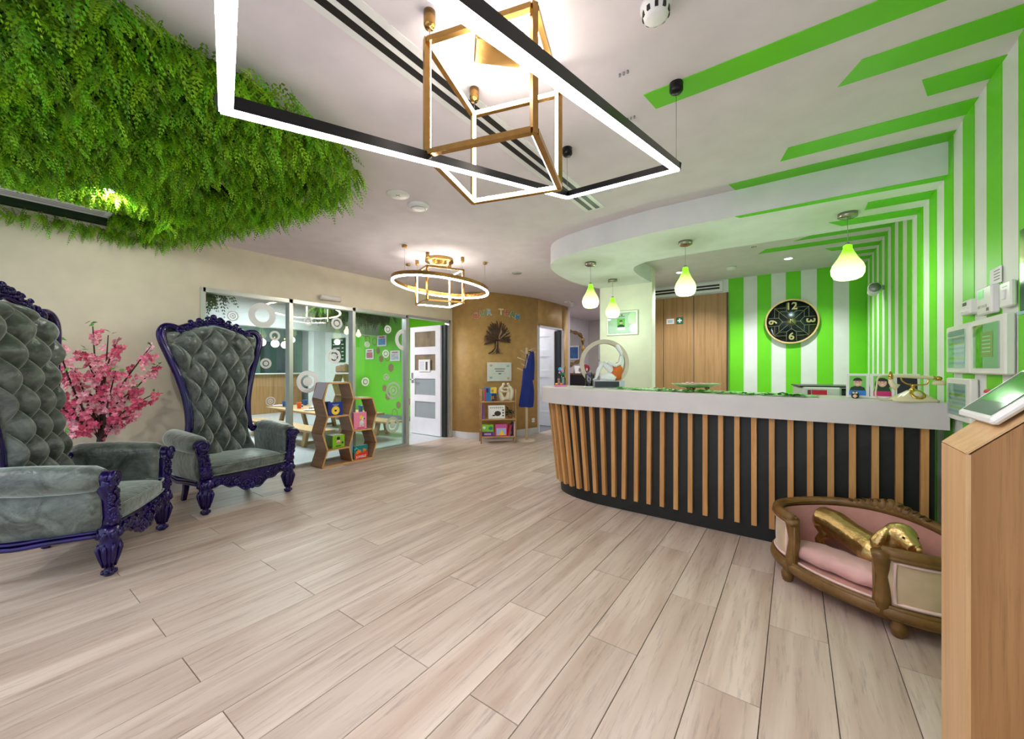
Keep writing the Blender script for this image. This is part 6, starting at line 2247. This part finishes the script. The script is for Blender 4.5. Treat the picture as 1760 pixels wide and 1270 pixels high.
# ================================================================ dog bed with cushion and gilded dog
m_oakd = W('antique oak', (124, 90, 46), (100, 70, 30), (62, 42, 16), stretch=(10, 10, 10), rough=0.4, bump=.1, streak=.5)
m_pink = M('dusty pink velvet', (206, 150, 136), 0.7, noise=(8, .18), sheen=.8, bump=.15, bscale=30)
m_pinkl = M('pale pink piping', (232, 196, 188), 0.6, sheen=.4)
m_beige = M('beige velvet', (196, 172, 140), 0.7, noise=(8, .15), sheen=.6)
BR = math.radians(-34)
bed = thing('dog_bed', 'oval pink velvet dog bed in a carved oak frame before the counter', 'dog bed', (0.290, 2.795, 0), BR)
EA, EB = 0.425, 0.265
tR = -math.acos(0.205 / EA)          # angle where the right arm ends
tL = PI + math.acos(0.205 / EA)


def ell(t, k=1.0, dz=0.0):
    return Vector((EA * k * math.cos(t), EB * k * math.sin(t), dz))


def top_z(t):
    s = math.sin(t)
    return 0.372 + 0.055 * max(0, s) ** 2


arc = [tR + (tL - tR) * i / 48 for i in range(49)]
# upholstered wall, inside and outside
def wall_fn(k, z0, bul):
    def fn(u, v):
        t = arc[0] + (arc[-1] - arc[0]) * u
        z = z0 + (top_z(t) - 0.02 - z0) * v
        return ell(t, k + bul * math.sin(PI * v), z)
    return fn


MB().grid(wall_fn(0.93, 0.10, -0.02), 60, 8).build('inner_upholstery', m_pink, bed)
MB().grid(wall_fn(1.0, 0.13, 0.012), 60, 8).build('outer_upholstery', m_beige, bed)
for a, b in ((0.02, 0.17), (0.83, 0.98)):
    P = []
    t0, t1 = arc[0] + (arc[-1] - arc[0]) * a, arc[0] + (arc[-1] - arc[0]) * b
    n_ = 12
    for i in range(n_ + 1):
        P.append(ell(t0 + (t1 - t0) * i / n_, 1.014, 0.150))
    for i in range(n_ + 1):
        P.append(ell(t1 + (t0 - t1) * i / n_, 1.014, 0.335))
    MB().tube(P, 0.008, 6, closed=True).build('piping', m_pinkl, bed)
MB().tube([ell(t, 0.985, top_z(t)) for t in arc], [0.026] * 49, 10).tube([ell(t, 1.03, top_z(t) - 0.018) for t in arc], [0.012] * 49, 8).tube([ell(t, 0.93, top_z(t) + 0.006) for t in arc], [0.009] * 49, 8).build('top_rail', m_oakd, bed)
# carved crest at the middle of the back
mb = MB()
for i in range(11):
    t = PI / 2 + (i - 5) * 0.085
    hgt = 0.034 * (1 - abs(i - 5) / 6.0)
    mb.ball(ell(t, 0.98, top_z(t) + hgt * .6), (0.030, 0.026, 0.014 + hgt), 10, 6)
    for j in range(2):
        mb.tube([ell(t, 0.93, top_z(t) + 0.012 + hgt * 0.2), ell(t + (0.03 if i >= 5 else -0.03), 0.92, top_z(t) + 0.018 + hgt), ell(t + (0.06 if i >= 5 else -0.06), 0.94, top_z(t) + 0.024 + hgt)], [0.006, 0.007, 0.003], 6)
mb.build('carved_crest', m_oakd, bed)
full_t = [2 * PI * i / 72 for i in range(72)]
MB().tube([ell(t, 1.0, 0.105) for t in full_t], 0.032, 10, closed=True, squash=1.0).tube([ell(t, 1.045, 0.13) for t in full_t], 0.010, 6, closed=True).tube([ell(t, 1.045, 0.082) for t in full_t], 0.008, 6, closed=True).build('base_rail', m_oakd, bed)
MB().prism([(ell(t, 0.97).x, ell(t, 0.97).y) for t in full_t], 0.075, 0.135).build('mattress_base', m_pink, bed)
P = [ell(tL + (2 * PI + tR - tL) * (0.04 + 0.92 * i / 20), 0.955, 0.139) for i in range(21)]
MB().tube(P, 0.007, 6).build('front_piping', m_pinkl, bed)
for t, s in ((tR, 1), (tL, -1)):
    p = ell(t, 0.985)
    mb = MB().tube([p + Vector((0, 0, 0.08)), p + Vector((s * .006, -.006, 0.16)), p + Vector((s * -.004, .002, 0.26)), p + Vector((0, -.008, 0.345)), p + Vector((0, -.012, top_z(t)))], [0.036, 0.030, 0.027, 0.033, 0.037], 10)
    mb.ball(p + Vector((-s * 0.012, -0.03, top_z(t) - 0.018)), 0.014, 10, 6)
    mb.tube([p + Vector((-s * .022, -.02, 0.10)), p + Vector((-s * .018, -.02, 0.2)), p + Vector((-s * .02, -.022, 0.34))], 0.008, 6)
    mb.build('arm_post', m_oakd, bed)
for x, y in ((-0.252, -0.205), (0.252, -0.205), (-0.25, 0.20), (0.25, 0.20)):
    MB().lathe([(0.018, 0), (0.024, 0.006), (0.030, 0.028), (0.032, 0.045), (0.022, 0.066), (0.028, 0.078), (0.036, 0.085), (0, 0.085)], (x, y, 0), 14).build('foot', m_oakd, bed)

bm = Matrix.Translation((0.290, 2.795, 0)) @ Matrix.Rotation(BR, 4, 'Z')
o = thing('bed_cushion', 'rumpled pale pink satin cushion lying in the dog bed', 'cushion', bm @ Vector((-0.01, -0.122, 0.138)), BR)


def cush(u, v):
    a, b = 2 * PI * u, PI * (v - 0.5)
    c_, s_ = math.cos(a), math.sin(a)
    k = (abs(c_) ** 4 + abs(s_) ** 4) ** -0.25
    x, y = 0.275 * c_ * k * math.cos(b) ** 0.6, 0.092 * s_ * k * math.cos(b) ** 0.6
    z = 0.052 + 0.050 * math.sin(b) * (1 - 0.35 * (x / 0.30) ** 4)
    z += 0.010 * math.sin(46 * x + 30 * y + 3 * math.sin(20 * y)) * math.cos(b) * min(1, max(0, x + 0.12) * 4) + 0.004 * math.sin(60 * x - 50 * y) * math.cos(b)
    return (x, y + 0.01 * math.sin(7 * x), max(0.0, z))


MB().grid(cush, 64, 22, True, True).build('cover', M('pale pink satin', (214, 168, 162), .38, noise=(9, .12), sheen=.5, bump=.25, bscale=14), o)

dog = thing('dog_statue', 'gilded dachshund statue standing in the dog bed, head turned', 'statue', bm @ Vector((-0.005, 0.035, 0.136)), BR)
m_gilt = M('gold leaf', (208, 178, 118), 0.33, metal=1.0, noise=(30, .2), bump=.35, bscale=70)
mb = MB()
mb.tube([(-0.27, 0.075, 0.150), (-0.235, 0.065, 0.180), (-0.17, 0.05, 0.178), (-0.08, 0.02, 0.160), (0.01, -0.015, 0.145), (0.08, -0.045, 0.135), (0.125, -0.06, 0.125)], [0.046, 0.074, 0.076, 0.070, 0.074, 0.084, 0.056], 14)
mb.tube([(0.10, -0.045, 0.165), (0.135, -0.035, 0.21), (0.16, -0.03, 0.245)], [0.066, 0.056, 0.048], 12)
mb.ball((0.165, -0.03, 0.262), (0.066, 0.060, 0.056), 14, 10)
mb.tube([(0.185, -0.04, 0.255), (0.216, -0.058, 0.240), (0.242, -0.076, 0.226)], [0.046, 0.038, 0.030], 12)
mb.ball((0.262, -0.088, 0.232), 0.014)
for s, x, y in ((1, 0.140, -0.082), (-1, 0.175, 0.026)):
    mb.tube([(x, y + s * .01, 0.292), (x - 0.016, y - s * 0.006, 0.255), (x - 0.034, y - s * 0.012, 0.208), (x - 0.036, y - s * 0.010, 0.175)], [0.012, 0.026, 0.036, 0.018], 10)
for x, y, hx in ((-0.245, 0.085, 1), (-0.225, 0.025, 1)):
    mb.tube([(x, y, 0.16), (x + 0.018, y, 0.105), (x - 0.022, y, 0.06), (x - 0.014, y, 0.015)], [0.046, 0.034, 0.020, 0.018], 10)
    mb.ball((x - 0.008, y, 0.012), (0.028, 0.017, 0.012))
for x, y in ((0.085, -0.085), (0.11, -0.01)):
    mb.tube([(x, y, 0.13), (x - 0.006, y, 0.07), (x + 0.004, y, 0.015)], [0.034, 0.022, 0.016], 10)
    mb.ball((x + 0.018, y, 0.012), (0.028, 0.018, 0.012))
mb.tube([(-0.27, 0.075, 0.175), (-0.298, 0.082, 0.15), (-0.300, 0.086, 0.11)], [0.018, 0.012, 0.007], 8)
remeshed('body', mb, m_gilt, dog, 0.005, 3)
for x, y in ((0.203, -0.085), (0.230, -0.028)):
    MB().ball((x, y, 0.268), 0.0055, 8, 6).build('eye', M('dark bronze', (60, 44, 20), .3, metal=.8), dog)
